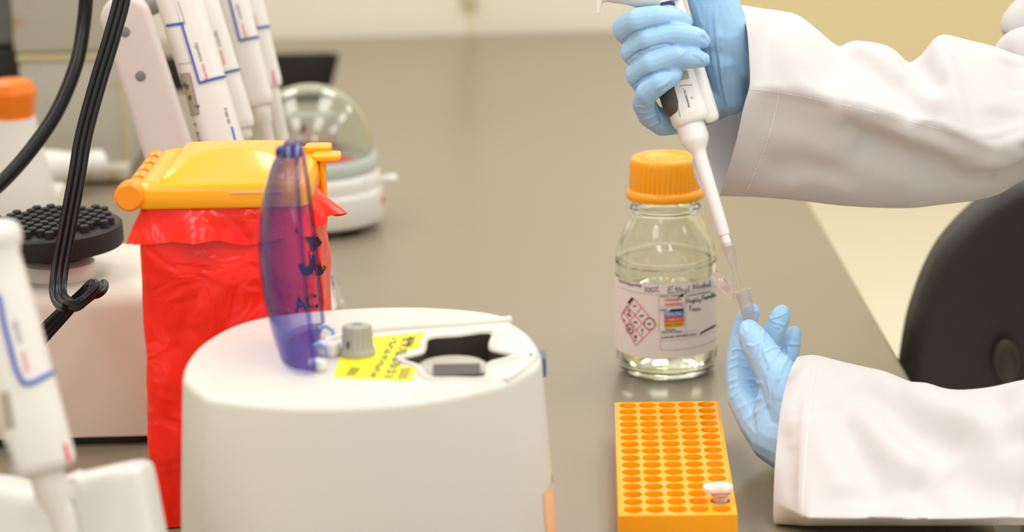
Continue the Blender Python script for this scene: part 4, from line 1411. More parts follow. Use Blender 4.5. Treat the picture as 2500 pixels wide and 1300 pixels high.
def prints(name, mat, items):
    mb = MB()
    for it in items:
        kind = it[0]
        if kind == 'q': mb.add(lay_quad(bvl, [lp_(*p) for p in it[1]], 8, 6, it[2] if len(it) > 2 else Moff))
        if kind == 'l': mb.add(lay_line(bvl, [lp_(*p) for p in it[1]], it[2] * 0.1846, Moff * 1.3, k=8))
        if kind == 't':
            s_, p0, d_, h_ = it[1:5]
            mb.add(lay_text(bvl, s_, lp_(*p0), d_, h_ * 0.1846, Moff * (2.2 if len(it) < 8 else it[7]), 1, it[5] if len(it) > 5 else 0.01, it[6] if len(it) > 6 else 1.0))
        if kind == 'h':
            for st_ in pen_strokes(it[1], it[2], it[3], it[4], it[5]):
                mb.add(lay_line(bvl, [lp_(*p) for p in st_], 9.5 * 0.1846, Moff * 2.4, k=3))
        if kind == 'e':
            c_, rx, ry, w_ = it[1:5]
            mb.add(lay_line(bvl, [lp_(c_[0] + rx * math.cos(2 * PI * s / 28), c_[1] + ry * math.sin(2 * PI * s / 28)) for s in range(29)], w_ * .1846, Moff * 2, k=1))
    build(name, mb, mat, lab, world=True, recalc=False, smooth=0)
m_pinkr = plastic('salmon red print', (234, 140, 130), 0.6, spec=0.2)
prints('pictogram_frame', m_pinkr, [
    ('l', [(318, 378), (610, 725), (340, 1000), (142, 610), (318, 378)], 16),
    ('l', [(230, 480), (520, 815)], 14), ('l', [(180, 555), (430, 905)], 14),
    ('l', [(412, 495), (200, 745)], 14), ('l', [(510, 615), (262, 870)], 14)])
prints('pictogram', plastic('grey black pictogram', (92, 94, 98), 0.6, spec=.2), [
    ('l', [(300, 480), (345, 470)], 20), ('l', [(248, 520), (255, 570)], 22), ('l', [(225, 580), (275, 610)], 26),
    ('l', [(385, 610), (445, 600)], 22), ('l', [(175, 640), (195, 680)], 16), ('l', [(310, 690), (360, 690)], 20), ('l', [(335, 675), (330, 710)], 16),
    ('l', [(490, 712), (545, 712)], 26), ('l', [(255, 755), (262, 800)], 30), ('e', (262, 775), 42, 60, 12), ('e', (522, 708), 72, 72, 10),
    ('l', [(424, 770), (424, 825)], 18), ('l', [(424, 840), (424, 852)], 16), ('l', [(335, 860), (335, 905)], 34), ('l', [(318, 930), (352, 930)], 14)])
for it_ in (('l', [(300, 365), (240, 440)], 34), ('l', [(236, 452), (150, 585)], 7), ('q', [(965, 310), (970, 352), (890, 362), (925, 325)]),
            ('q', [(972, 505), (972, 540), (768, 552), (795, 520)]), ('q', [(1405, 708), (1392, 745), (1170, 862), (1205, 815)])):
    prints('black_bar', M_ink, [it_])
prints('blue_band', plastic('health blue', (76, 140, 206), 0.6), [('q', [(708, 555), (976, 535), (976, 608), (710, 622)])])
prints('red_band', plastic('flammability red', (226, 52, 48), 0.6), [('q', [(710, 624), (976, 610), (978, 680), (712, 695)])])
prints('yellow_band', plastic('reactivity yellow', (240, 186, 6), 0.6), [('q', [(712, 697), (978, 682), (980, 745), (714, 765)])])
D1 = (1, -0.05)
prints('band_words', plastic('pale band lettering', (226, 232, 238), 0.6), [('t', 'HEALTH', (722, 604), D1, 40, 0.01, 1.0, 3.2)])
prints('band_words', plastic('pink band lettering', (250, 196, 170), 0.6), [('t', 'FLAMMABILITY', (722, 676), D1, 36, 0.01, 0.8, 3.2)])
prints('band_words', plastic('brown band lettering', (120, 90, 10), 0.6), [('t', 'REACTIVITY', (722, 746), D1, 36, 0.01, 0.9, 3.2)])
prints('signal_words', plastic('signal red lettering', (230, 92, 88), 0.6), [('t', 'DANGER', (722, 412), D1, 34, 0.03, 1.1), ('t', 'WARNING', (722, 474), D1, 36, 0.03, 1.0),
    ])
m_fl = plastic('grey ruling', (186, 178, 182), 0.6)
prints('ruling', m_fl, [
    ('l', [(110, 220), (300, 285), (480, 315), (640, 328), (820, 318), (1000, 300), (1200, 268), (1400, 215)], 7),
    ('l', [(645, 330), (645, 840)], 7), ('l', [(995, 310), (1000, 820)], 7), ('l', [(650, 490), (990, 475)], 6), ('l', [(650, 850), (1000, 822), (1170, 795)], 6),
    ('l', [(655, 940), (900, 925), (1150, 880), (1400, 800)], 5), ('l', [(655, 870), (665, 1055), (850, 1058), (1050, 1035), (1250, 985), (1410, 905)], 8)])
prints('printed_words', plastic('soft black print', (104, 100, 108), 0.6), [
    ('t', 'PRODUCT', (112, 150), (1, 0.30), 28, 0.04, 0.8), ('t', 'IDENTIFIER', (240, 205), (1, 0.10), 28, 0.04, 0.9),
    ('t', 'SIGNAL WORD', (662, 362), D1, 26, 0.01, 1.0), ('t', 'HMIS', (656, 545), D1, 30, 0.01, 1.0),
    ('t', 'PERSONAL', (720, 800), D1, 24, 0.02, 0.9), ('t', 'PROTECTION', (676, 835), D1, 28, 0.02, 1.1),
    ('t', 'SUPPLIER INFORMATION', (676, 908), (1, -0.10), 28, 0.03, 1.05), ('t', 'HAZARD STATEMENTS', (1014, 350), (1, -0.17), 24, 0.02, 0.9)])
prints('handwriting', plastic('blue black pen', (78, 76, 96), 0.5), [
    ('h', '100%', (452, 290), (1, -0.02), 82, 1.05), ('h', 'Ethyl', (762, 300), (1, -0.05), 80, 1.45), ('h', 'Alcohol', (1092, 262), (1, -0.20), 82, 0.95),
    ('h', 'Highly', (1010, 442), (1, -0.14), 66, 1.05), ('h', 'Flammable', (1218, 398), (1, -0.30), 62, 0.66), ('h', 'Toxic', (1035, 542), (1, -0.06), 66, 1.1)])
# faint graduation marks printed on the glass shoulder side
mb = MB()
bvg = BVHTree.FromPolygons([tuple(Vector(p) + Vector((q.x, q.y, 0))) for p in lathe([(RB + .0001, 0.05), (RB + .0001, 0.090)], 80)[0]], lathe([(RB, 0.05), (RB, 0.090)], 80)[1])
mb.add(lay_line(bvg, [(1576, 641), (1640, 634)], 3, 0.0003)); mb.add(lay_text(bvg, '200', (1530, 655), (1, -0.04), 10, 0.0003)); mb.add(lay_text(bvg, '250 ml', (1662, 642), (1, 0), 10, 0.0003))
build('graduation', mb, plastic('white enamel mark', (228, 222, 208), 0.5), rb, world=True, recalc=False, smooth=0)

# ================================================================== black chair behind the bench edge
zc = 2.05
m_vin = plastic('black vinyl', (46, 42, 35), 0.5, bump=(420, 0.35, 0.0006, 4))
cpx = [(2212, 960), (2216, 880), (2226, 800), (2240, 740), (2262, 670), (2295, 600), (2340, 540), (2400, 482), (2470, 442), (2560, 415), (2680, 405), (2800, 420), (2890, 470), (2960, 570), (3000, 700), (3015, 850), (3015, 1000), (2990, 1080), (2900, 1110), (2320, 1110), (2235, 1060)]
pts = [W(x, y, zc) for x, y in cpx]
cb = sum(pts, Vector()) / len(pts)
ch_ = thing('lab_chair', 'black vinyl chair backrest standing beyond the right edge of the bench', 'chair', (cb.x, cb.y + 0.25, FLOOR_Z))
Mc = Matrix(((1, 0, 0, cb.x), (0, 0, 1, cb.y), (0, 1, 0, cb.z), (0, 0, 0, 1)))
P2 = catmull([(p.x - cb.x, p.z - cb.z) for p in pts], 5, True)
if A2(P2) < 0: P2 = P2[::-1]
mb = MB().add(slab(P2, -0.006, 0.040, 0.014, 6, 0.014), M=Mc)
bk = build('backrest', mb, m_vin, ch_, world=True, smooth=60)
for bx in (2458, 2700):
    c_ = W(bx, 885, zc - 0.0065)
    mb = MB().add(lathe([(0, -0.0004), (0.004, -0.0002), (0.0075, 0.0012), (0.0095, 0.0030), (0.0112, 0.0026), (0.0128, -.001)], 32), M=frame(c_, c_ - Vector((0, 1, 0))) @ Matrix.Diagonal((0.8, 1.35, 1, 1)))
    build('button_tuft', mb, plastic('lighter vinyl button', (70, 64, 53), 0.6, bump=(420, 0.3, 0.0006)), bk, world=True)  # tuft vinyl set a tone lighter than the backrest
sx_, sy_ = cb.x + 0.10, cb.y + 0.25
mb = MB().add(slab([(x, y) for x, y in sellipse(0.19, 0.20, 48, 2.6)], -0.30 - 0.05, -0.30, 0.02, 5, 0.012), M=Matrix.Translation((sx_, sy_, 0)))
build('seat', mb, m_vin, ch_, world=True)
m_steel = plastic('chair steel', (120, 120, 120), 0.3, metallic=0.9)
mb = MB().add(tube([Vector((cb.x, cb.y + 0.045, cb.z - 0.05)), Vector((cb.x, cb.y + 0.05, -0.30)), Vector((cb.x, cb.y + 0.08, -0.362)), Vector((cb.x, cb.y + 0.22, -0.362))], 0.012, 12))
build('back_bracket', mb, m_steel, ch_, world=True)
mb = MB().add(tube([Vector((sx_, sy_, -0.36)), Vector((sx_, sy_, FLOOR_Z + 0.07))], 0.022, 20))
build('pedestal', mb, m_steel, ch_, world=True)
for s in range(5):
    a = 2 * PI * s / 5
    e_ = Vector((sx_ + 0.22 * math.cos(a), sy_ + 0.22 * math.sin(a), FLOOR_Z + 0.055))
    mb = MB().add(tube([Vector((sx_, sy_, FLOOR_Z + 0.085)), e_], [0.02, 0.013], 12))
    lg = build('leg', mb, M_black, ch_, world=True)
    mb = MB().add(tube([e_ + Vector((0, -0.012, -0.029)), e_ + Vector((0, 0.012, -0.029))], 0.0255, 20))
    build('caster', mb, M_black, lg, world=True)
# ================================================================== the held pipette
ZP = 1.735
KP = ZP / FPX
a0, a1 = W(1771, 580, 1.728), W(1690, 318, ZP)
ax_dir = (a1 - a0).normalized()
Mp = frame(a1, a1 + ax_dir)                        # Z up the handle, origin inside the collar
pip = thing('micropipette', 'white pipette held upright by the upper gloved hand, its clear tip inside the small tube', 'pipette', Mp)
LT = (a1 - a0).length
M_hp = plastic('pipette body white', (240, 238, 233), 0.28)
M_hp2 = plastic('pipette nozzle white', (244, 243, 240), 0.3)
hl = 0.135
rings = []
for z, s in ((0.0035, 0.80), (0.0042, 0.90), (0.0070, 0.985), (0.012, 1.0), (0.06, 1.0), (0.095, 0.99), (0.112, 1.0), (0.125, 0.96), (hl, 0.9), (hl + 0.004, 0.7)):
    rings.append([Vector((x + 0.0010, y, z)) for x, y in sellipse(0.0122 * s, 0.0118 * s, 48, 2.7)])
hb = build('handle', MB().add(loft(rings)), M_hp, pip, smooth=50)
mb = MB()
zz = [0.0008, 0.0016, 0.004, 0.02, 0.06, 0.11, 0.128, 0.131]
rr_ = [0.0026, 0.0040, 0.0050, 0.0051, 0.0051, 0.0051, 0.0045, 0.003]
mb.add(tube([Vector((0.0136 - 0.0 * z, -0.0035, z)) for z in zz], rr_, 28, up=(1, 0, 0)))
build('ejector_bar', mb, M_hp, pip, smooth=50)
mb = MB().add(lathe([(0, 0.008), (0.0090, 0.008), (0.0092, -0.005), (0.0090, -0.0065), (0.0084, -0.0082), (0.0062, -0.0118), (0.0048, -0.0142), (0.0044, -0.0175), (0.0037, -LT + 0.003), (0.0033, -LT + 0.0016), (0.0027, -LT + 0.0012), (0.0026, -LT - 0.006), (0, -LT - 0.006)], 44))
build('tip_cone', mb, M_hp2, pip, smooth=40)
# dark finger grip hugging the left flank
zz = [0.000 + 0.0105, 0.0125, 0.018, 0.030, 0.037, 0.041]
mb = MB().add(tube([Vector((-0.0056 - 0.0008, -0.0045, z)) for z in zz], [0.003, 0.0062, 0.0074, 0.0076, 0.006, 0.003], 28, up=(1, 0, 0)))
build('grip_pad', mb, M_dgrey, pip, smooth=60)
bmm = MB().add(([Mp @ v.co for v in hb.data.vertices], [tuple(p.vertices) for p in hb.data.polygons]))
bvh_ = bvh_of(bmm)
mb = MB().add(lay_quad(bvh_, [(1655, 176), (1677, 172), (1683, 192), (1661, 197)], 5, 5, 0.0003))
build('display_window', mb, plastic('display window', (190, 184, 168), 0.5), pip, world=True, recalc=False, smooth=0)
mb = MB().add(lay_text(bvh_, 'FINNPIPETTE', (1685.5, 262), (-0.27, -1), 5.4, 0.0003, 1, 0.005, 0.98))
mb.add(lay_text(bvh_, '®', (1671, 219), (-0.27, -1), 3, 0.0003)); mb.add(lay_text(bvh_, 'F1', (1692, 241), (-0.27, -1), 5.0, 0.0003))
build('lettering', mb, M_ink, pip, world=True, recalc=False, smooth=0)
mb = MB().add(lay_line(bvh_, [(1659, 211), (1672, 208), (1690, 208)], 1.1, 0.0003)); mb.add(lay_line(bvh_, [(1646, 216), (1661, 285)], 1.1, 0.0003))
build('groove_line', mb, M_greyink, pip, world=True, recalc=False, smooth=0)
mb = MB().add(tube([Vector((0.0168, 0.0012, 0.037)), Vector((0.0176, 0.0012, 0.040)), Vector((0.0176, 0.0012, 0.05))], [0.0012, 0.0026, 0.0022], 12))
build('blue_catch', mb, M_blueink, pip)
# head of the pipette with its finger hook, blue ring and plunger
mb = MB().add(lathe([(0, hl - 0.055), (0.0150, hl - 0.055), (0.0162, hl - 0.045), (0.0165, hl - 0.02), (0.0150, hl + 0.006), (0.011, hl + 0.012), (0, hl + 0.012)], 44), M=Matrix.Translation((0.0035, -0.001, 0)))
build('head', mb, M_hp, pip)
mb = MB().add(lathe([(0, hl + 0.01), (0.004, hl + 0.01), (0.004, hl + 0.024), (0.0095, hl + 0.025), (0.0100, hl + 0.028), (0.009, hl + 0.031), (0, hl + 0.032)], 32), M=Matrix.Translation((0.001, 0, 0)))
build('plunger', mb, plastic('plunger grey', (170, 172, 176), 0.4), pip)
hk = [W(x, y, 1.728) for x, y in ((1612, -14), (1575, -16), (1530, -18), (1500, -15), (1480, -10), (1466, 2), (1462, 18), (1460, 32))]
hk = [Vector(p) for p in catmull(hk, 4)]
hr_ = [q_[0] for q_ in catmull([(.0100,), (.0097,), (.0077,), (.0060,), (.0044,), (.0024,), (.0016,), (.0013,)], 4)]
build('finger_hook', MB().add(tube(hk, hr_, 24)), M_pip, pip, world=True)
bl = [(1592, 15), (1606, 9), (1622, 7), (1638, 8), (1648, 12), (1651, 20), (1657, 32)]
hd = MB().add(([Mp @ v.co for o in pip.children if o.name.startswith(('head', 'handle')) for v in o.data.vertices], []))
mb2 = MB()
for o in pip.children:
    if o.name.startswith(('head', 'handle')):
        T_ = Mp
        mb2.add(([T_ @ v.co for v in o.data.vertices], [tuple(p.vertices) for p in o.data.polygons]))
bvt = bvh_of(mb2)
lp3 = line_pts(bvt, bl, 0.0002, 5)
if len(lp3) > 2: build('blue_ring', MB().add(tube(lp3, [0.0011] * len(lp3), 8)), M_blueink, pip, world=True)
# disposable tip
tp0, tp1 = W(1770.5, 577, 1.728), W(1815, 738, 1.7225)
Mt_ = frame(tp0, tp1)
LL = (tp1 - tp0).length
k_ = LL / 167.0
prof = [(15.5 * k_, 16 * k_), (15.8 * k_, 22 * k_), (14.2 * k_, 40 * k_), (11.8 * k_, 66 * k_), (11.2 * k_, 70 * k_), (8.0 * k_, 72 * k_), (7.2 * k_, 80 * k_), (3.4 * k_, 150 * k_), (2.2 * k_, LL),
        (1.2 * k_, LL), (2.4 * k_, 150 * k_), (5.8 * k_, 82 * k_), (9.6 * k_, 66 * k_), (13.2 * k_, 22 * k_)]
m_tip = clear_film('clear tip plastic', (248, 247, 245), 0.06, 1.5, diffuse=0.16, drgb=(250, 246, 242))
build('tip', MB().add(lathe(prof, 36, lambda a, z: 1 + (0.03 * math.cos(8 * a) if z < 66 * k_ else 0), closed=True), M=Mt_), m_tip, pip, world=True, smooth=50)

# ================================================================== the person: gloved hands and lab-coat sleeves
elbow = W(2560, 330, 1.76)
per = thing('person', 'person in a white lab coat and blue gloves holding a pipette and a small tube', 'person', (0.62, 1.72, FLOOR_Z))
m_glove, nt, N, L, b = new_mat('light blue nitrile')
b.inputs['Base Color'].default_value = lin((160, 203, 238)); b.inputs['Roughness'].default_value = 0.42
b.inputs['Subsurface Weight'].default_value = 0.12; b.inputs['Subsurface Radius'].default_value = (0.6, 0.8, 1.0); b.inputs['Subsurface Scale'].default_value = 0.004
tc = N.new('ShaderNodeTexCoord'); n1 = N.new('ShaderNodeTexNoise'); n1.inputs['Scale'].default_value = 60; n1.inputs['Detail'].default_value = 3; n1.inputs['Distortion'].default_value = 0.6
n2 = N.new('ShaderNodeTexNoise'); n2.inputs['Scale'].default_value = 1800
L.new(tc.outputs['Object'], n1.inputs['Vector']); L.new(tc.outputs['Object'], n2.inputs['Vector'])
b1 = N.new('ShaderNodeBump'); b1.inputs['Strength'].default_value = 0.10; b1.inputs['Distance'].default_value = 0.0015
b2 = N.new('ShaderNodeBump'); b2.inputs['Strength'].default_value = 0.06; b2.inputs['Distance'].default_value = 0.0003
L.new(n1.outputs['Fac'], b1.inputs['Height']); L.new(n2.outputs['Fac'], b2.inputs['Height']); L.new(b1.outputs['Normal'], b2.inputs['Normal']); L.new(b2.outputs['Normal'], b.inputs['Normal'])

def hand(chains, dz=0.0, voxel=0.00068, it=4):
    mb = MB()
    for ch in chains:
        sphere_chain(mb, [(W(x, y, z + dz), r) for x, y, z, r in ch])
    return fuse(mb, voxel, it)

# ---- upper (right) hand round the pipette
R_CH = [
    # index, middle, ring, little: tip ... knuckles at the left ... behind the pipette
    [(1672, 55, 1.7195, .0050), (1650, 47, 1.717, .0068), (1605, 44, 1.716, .0080), (1560, 52, 1.719, .0088), (1530, 70, 1.732, .0093), (1556, 95, 1.752, .0096), (1610, 100, 1.768, .0105)],
    [(1716, 99, 1.7165, .0048), (1698, 92, 1.7140, .0066), (1650, 84, 1.7130, .0078), (1590, 98, 1.7160, .0086), (1549, 126, 1.7310, .0090), (1570, 145, 1.752, .0094), (1625, 150, 1.768, .0105)],
    [(1714, 146, 1.7160, .0048), (1694, 142, 1.7135, .0068), (1650, 136, 1.7125, .0078), (1596, 155, 1.7160, .0084), (1561, 182, 1.7310, .0088), (1580, 205, 1.752, .0092), (1632, 200, 1.768, .0105)],
    [(1653, 180, 1.7140, .0038), (1640, 188, 1.7130, .0056), (1612, 202, 1.7130, .0068), (1580, 226, 1.7200, .0072), (1571, 252, 1.733, .0074), (1588, 282, 1.745, .0080), (1618, 300, 1.755, .0085), (1660, 285, 1.766, .0110)],
    # palm
    [(1610, 100, 1.768, .0105), (1700, 80, 1.776, .013), (1800, 90, 1.776, .016)],
    [(1625, 150, 1.768, .0105), (1720, 130, 1.776, .013), (1800, 115, 1.776, .017)],
    [(1632, 200, 1.768, .0105), (1720, 190, 1.776, .013), (1810, 140, 1.776, .017)],
    [(1660, 285, 1.766, .0110), (1720, 258, 1.768, .0125), (1778, 220, 1.768, .0150), (1840, 160, 1.772, .017)],
    # thumb and thenar, rising out of the top of the picture
    [(1800, 150, 1.762, .017), (1766, 80, 1.752, .0165), (1735, 0, 1.748, .0145), (1705, -70, 1.742, .0115), (1680, -140, 1.738, .0098), (1645, -205, 1.735, .0088), (1618, -222, 1.733, .0070)],
    [(1785, 235, 1.764, .0120), (1770, 150, 1.758, .0155), (1762, 60, 1.754, .0160), (1740, -10, 1.752, .015)],
    [(1800, 95, 1.776, .0195), (1850, 130, 1.780, .0225), (1960, 210, 1.785, .022)],
    [(1810, 190, 1.770, .0140), (1870, 190, 1.778, .019)],
]
rh = hand(R_CH)
crease(rh, [
    ([(1748, 12), (1747, 60), (1752, 110), (1758, 150), (1763, 195), (1772, 240), (1788, 285)], 0.0011, 0.0013),
    ([(1741, 12), (1740, 60), (1745, 110), (1751, 155), (1757, 200), (1766, 250)], 0.0010, -0.0007),
    ([(1757, 75), (1762, 120), (1768, 180)], 0.0016, 0.0008),
    ([(1716, 40), (1722, 100), (1730, 180)], 0.0018, 0.0005), ([(1731, 20), (1735, 100), (1741, 170)], 0.0014, 0.0005), ([(1778, 90), (1784, 170)], 0.0022, 0.0005),
    ([(1702, 10), (1712, 60)], 0.0012, 0.0006),
    ([(1538, 132), (1556, 128), (1566, 122)], 0.0007, -0.0007), ([(1548, 138), (1566, 132)], 0.0006, -0.0006),
    ([(1556, 192), (1574, 186), (1590, 178)], 0.0007, -0.0007),
    ([(1712, 88), (1722, 98)], 0.0014, -0.0009), ([(1690, 128), (1708, 138), (1720, 150)], 0.0009, 0.0006), ([(1655, 140), (1680, 122), (1706, 126)], 0.0008, 0.0005),
    ([(1600, 218), (1622, 206), (1640, 192)], 0.0009, 0.0006), ([(1612, 224), (1632, 210)], 0.0008, -0.0006),
    ([(1512, 112), (1530, 92), (1548, 80), (1580, 68), (1631, 58), (1684, 63)], 0.0007, -0.0014),
    ([(1527, 153), (1542, 138), (1560, 127), (1592, 114), (1625, 107), (1665, 112), (1700, 121)], 0.0007, -0.0014),
    ([(1540, 216), (1556, 200), (1573, 189), (1595, 178), (1620, 171), (1655, 174)], 0.0007, -0.0014),
    ([(1552, 258), (1575, 262), (1590, 250)], 0.0008, 0.0006), ([(1560, 274), (1584, 274), (1600, 262)], 0.0008, 0.0007), ([(1568, 292), (1592, 286), (1606, 275)], 0.0009, 0.0007), ([(1585, 310), (1610, 298)], 0.0009, 0.0006),
    ([(1600, 250), (1606, 275), (1618, 300)], 0.0010, -0.0009),
])
roughen(rh, 0.00012, 110)
glove_r = build('glove', rh, m_glove, per, world=True, smooth=180)
glove_r['label'] = 'light blue glove gripping the pipette'

# ---- lower (left) hand pinching the tube
L_CH = [
    # thumb, in front
    [(1829, 806, 1.711, .0066), (1838, 826, 1.707, .0088), (1856, 856, 1.703, .0104), (1880, 892, 1.698, .0110), (1908, 932, 1.692, .0138), (1938, 985, 1.686, .0170)],
    # index, behind the tube
    [(1834, 762, 1.733, .0056), (1822, 782, 1.735, .0072), (1811, 825, 1.736, .0078), (1804, 880, 1.733, .0084), (1808, 925, 1.727, .0092), (1818, 975, 1.718, .0108)],
    # middle
    [(1909, 764, 1.748, .0052), (1904, 776, 1.748, .0066), (1893, 806, 1.748, .0072), (1872, 850, 1.750, .0080), (1845, 900, 1.744, .0090), (1838, 970, 1.730, .0108)],
    # ring
    [(1937, 814, 1.760, .0046), (1934, 826, 1.760, .0058), (1926, 860, 1.760, .0068), (1905, 905, 1.758, .0078), (1870, 950, 1.748, .0090), (1860, 1000, 1.735, .0105)],
    # little, hidden behind the thumb side
    [(1952, 890, 1.762, .0046), (1940, 905, 1.762, .0058), (1915, 945, 1.756, .0068), (1885, 1010, 1.745, .0092)],
    # palm and wrist
    [(1818, 975, 1.718, .0108), (1850, 1030, 1.705, .0120), (1890, 1072, 1.690, .0150), (1950, 1090, 1.676, .020)],
    [(1838, 970, 1.730, .0108), (1880, 1010, 1.715, .0140), (1950, 1050, 1.690, .021)],
    [(1860, 1000, 1.735, .0105), (1900, 1020, 1.720, .0140), (1960, 1040, 1.690, .021)],
    [(1885, 1010, 1.745, .0092), (1920, 1020, 1.720, .0140), (1980, 1040, 1.690, .022)],
    [(1935, 985, 1.688, .0170), (1980, 1040, 1.680, .024), (2080, 1080, 1.665, .026)],
    [(1905, 940, 1.694, .0120), (1890, 1010, 1.694, .0130), (1900, 1070, 1.686, .0150)],
    [(1895, 1085, 1.688, .0130), (1960, 1095, 1.676, .019), (2060, 1090, 1.665, .024)],
]
lh = hand(L_CH)
crease(lh, [
    ([(1800, 800), (1812, 818), (1806, 812)], 0.0008, 0.0002),
    ([(1786, 858), (1800, 852), (1815, 855)], 0.0008, 0.0006), ([(1782, 880), (1800, 874), (1822, 880)], 0.0008, 0.0006), ([(1778, 902), (1800, 892), (1830, 900)], 0.0009, 0.0007),
    ([(1776, 934), (1805, 926), (1838, 930), (1862, 938)], 0.0013, 0.0010), ([(1778, 952), (1805, 942), (1840, 944)], 0.0010, 0.0008), ([(1782, 975), (1806, 955), (1830, 958)], 0.0010, 0.0007),
    ([(1822, 843), (1840, 846), (1858, 836)], 0.0009, 0.0006), ([(1864, 806), (1862, 830), (1852, 862)], 0.0009, 0.0008), ([(1866, 836), (1866, 862), (1876, 886)], 0.0010, 0.0008),
    ([(1868, 860), (1885, 850), (1908, 850)], 0.0009, 0.0008), ([(1875, 905), (1885, 880), (1905, 856)], 0.0012, 0.0009), ([(1898, 935), (1908, 900), (1925, 870)], 0.0013, 0.0008),
    ([(1874, 930), (1880, 960), (1878, 990)], 0.0010, 0.0007),
    ([(1822, 788), (1842, 792), (1856, 808)], 0.0010, 0.0004),
    ([(1876, 768), (1882, 780), (1900, 774), (1922, 762)], 0.0008, 0.0007), ([(1884, 784), (1900, 790), (1916, 796)], 0.0009, 0.0006), ([(1890, 800), (1900, 798), (1908, 806), (1904, 820)], 0.0008, 0.0005),
    ([(1922, 840), (1938, 842), (1952, 840)], 0.0008, 0.0007), ([(1920, 840), (1926, 862)], 0.0008, 0.0006),
    ([(1838, 762), (1852, 760)], 0.0008, 0.0004), ([(1838, 776), (1854, 778)], 0.0008, 0.0004),
    ([(1800, 1000), (1830, 985), (1862, 972)], 0.0016, 0.0007), ([(1815, 1030), (1850, 1005), (1880, 985)], 0.0018, 0.0006), ([(1840, 1040), (1862, 1000)], 0.0015, 0.0005),
])
roughen(lh, 0.00016, 120)
glove_l = build('glove', lh, m_glove, per, world=True, smooth=180)
glove_l['label'] = 'light blue glove pinching the microtube'

# ---- sleeves
m_coat, nt, N, L, b = new_mat('white twill cotton')
b.inputs['Base Color'].default_value = lin((209, 205, 203)); b.inputs['Roughness'].default_value = 0.85; b.inputs['Specular IOR Level'].default_value = 0.2
b.inputs['Sheen Weight'].default_value = 0.1
tc = N.new('ShaderNodeTexCoord'); mp = N.new('ShaderNodeMapping'); mp.inputs['Rotation'].default_value = (0.3, 0.9, 0.5)
wv = N.new('ShaderNodeTexWave'); wv.inputs['Scale'].default_value = 560; wv.inputs['Distortion'].default_value = 0.6
L.new(tc.outputs['Object'], mp.inputs['Vector']); L.new(mp.outputs['Vector'], wv.inputs['Vector'])
n1 = N.new('ShaderNodeTexNoise'); n1.inputs['Scale'].default_value = 26; n1.inputs['Detail'].default_value = 3; L.new(tc.outputs['Object'], n1.inputs['Vector'])
b1 = N.new('ShaderNodeBump'); b1.inputs['Strength'].default_value = 0.06; b1.inputs['Distance'].default_value = 0.0003
b2 = N.new('ShaderNodeBump'); b2.inputs['Strength'].default_value = 0.14; b2.inputs['Distance'].default_value = 0.006
L.new(n1.outputs['Fac'], b2.inputs['Height']); L.new(wv.outputs['Fac'], b1.inputs['Height']); L.new(b2.outputs['Normal'], b1.inputs['Normal']); L.new(b1.outputs['Normal'], b.inputs['Normal'])

def lerp_tab(tab, x):
    if x <= tab[0][0]: return tab[0][1]
    for (x0, y0), (x1, y1) in zip(tab, tab[1:]):
        if x <= x1:
            t = (x - x0) / (x1 - x0); return y0 + (y1 - y0) * t
    return tab[-1][1]
def smooth_tab(tab, k=8):
    return [(p[0], p[1]) for p in catmull(tab, k)]

def sleeve(cuff, top, bot, zt, zb, depth, us, xs, NR=120, kink=0.62):
    """cuff: closed px polyline of the opening with depths, starting at the top and running down the front;
    top / bot: pixel outlines; zt / zb: depth of the top and bottom line; depth: half thickness; us: where the seam runs"""
    top, bot, us = smooth_tab(top), smooth_tab(bot), us
    half = NR // 2
    rings = []
    # front half and back half of the cuff resampled
    def resample(P, n):
        P = [Vector(p) for p in catmull(P, 6)]
        d = [0]
        for a_, b_ in zip(P, P[1:]): d.append(d[-1] + math.hypot(b_.x - a_.x, b_.y - a_.y))
        out = []
        for k in range(n):
            s = d[-1] * k / (n - 1)
            i = max(j for j in range(len(P) - 1) if d[j] <= s + 1e-9)
            t = (s - d[i]) / max(1e-9, d[i + 1] - d[i]); out.append(P[i].lerp(P[i + 1], t))
        return out
    fr = resample(cuff[0], half + 1); bk = resample(cuff[1], half + 1)
    ring0 = [W(*p) for p in fr] + [W(*p) for p in bk[1:-1]]
    rings.append(ring0)
    def ell(x, blend=None):
        yt, yb = lerp_tab(top, x), lerp_tab(bot, x)
        z0, z1, dp, u0 = lerp_tab(zt, x), lerp_tab(zb, x), lerp_tab(depth, x), lerp_tab(us, x)
        ring = []
        for k in range(NR):
            if k <= half: u, sg = k / half, -1
            else: u, sg = (NR - k) / half, 1
            # even spacing along the arc: ease near the ends
            u = 0.5 - 0.5 * math.cos(PI * u)
            if sg < 0:
                w = (u / u0) if u < u0 else (1 - u) / (1 - u0)
                d = dp * max(0, w) ** kink
            else:
                d = dp * math.sqrt(max(0, 1 - (2 * u - 1) ** 2))
            ring.append(W(x, yt + (yb - yt) * u, z0 + (z1 - z0) * u + sg * d))
        return ring
    for x in xs: rings.append(ell(x))
    # blend: first few stations ease from the cuff's slanted opening
    NBL = 10
    e0 = rings[1]
    full = [ring0]
    for s in range(1, NBL):
        t = s / NBL
        full.append([a.lerp(b_, t) for a, b_ in zip(ring0, e0)])
    full += rings[1:]
    mb = MB()
    # turned hem: a second wall just inside
    v, f = loft(full, True, False)
    mb.add((v, f))
    return mb, full

def regroup(mb, full):
    n = len(full[0])
    return [mb.v[i * n:(i + 1) * n] for i in range(len(full))]

def inner_wall(full, n, t=0.0012):
    rings = []
    for r in full[:n]:
        c = sum(r, Vector()) / len(r)
        rings.append([p + (c - p).normalized() * t for p in r])
    v1, f1 = loft(rings, True, False)
    lip, lf = loft([full[0], rings[0]], True, False)
    return (v1, [tuple(reversed(q)) for q in f1]), (lip, lf)

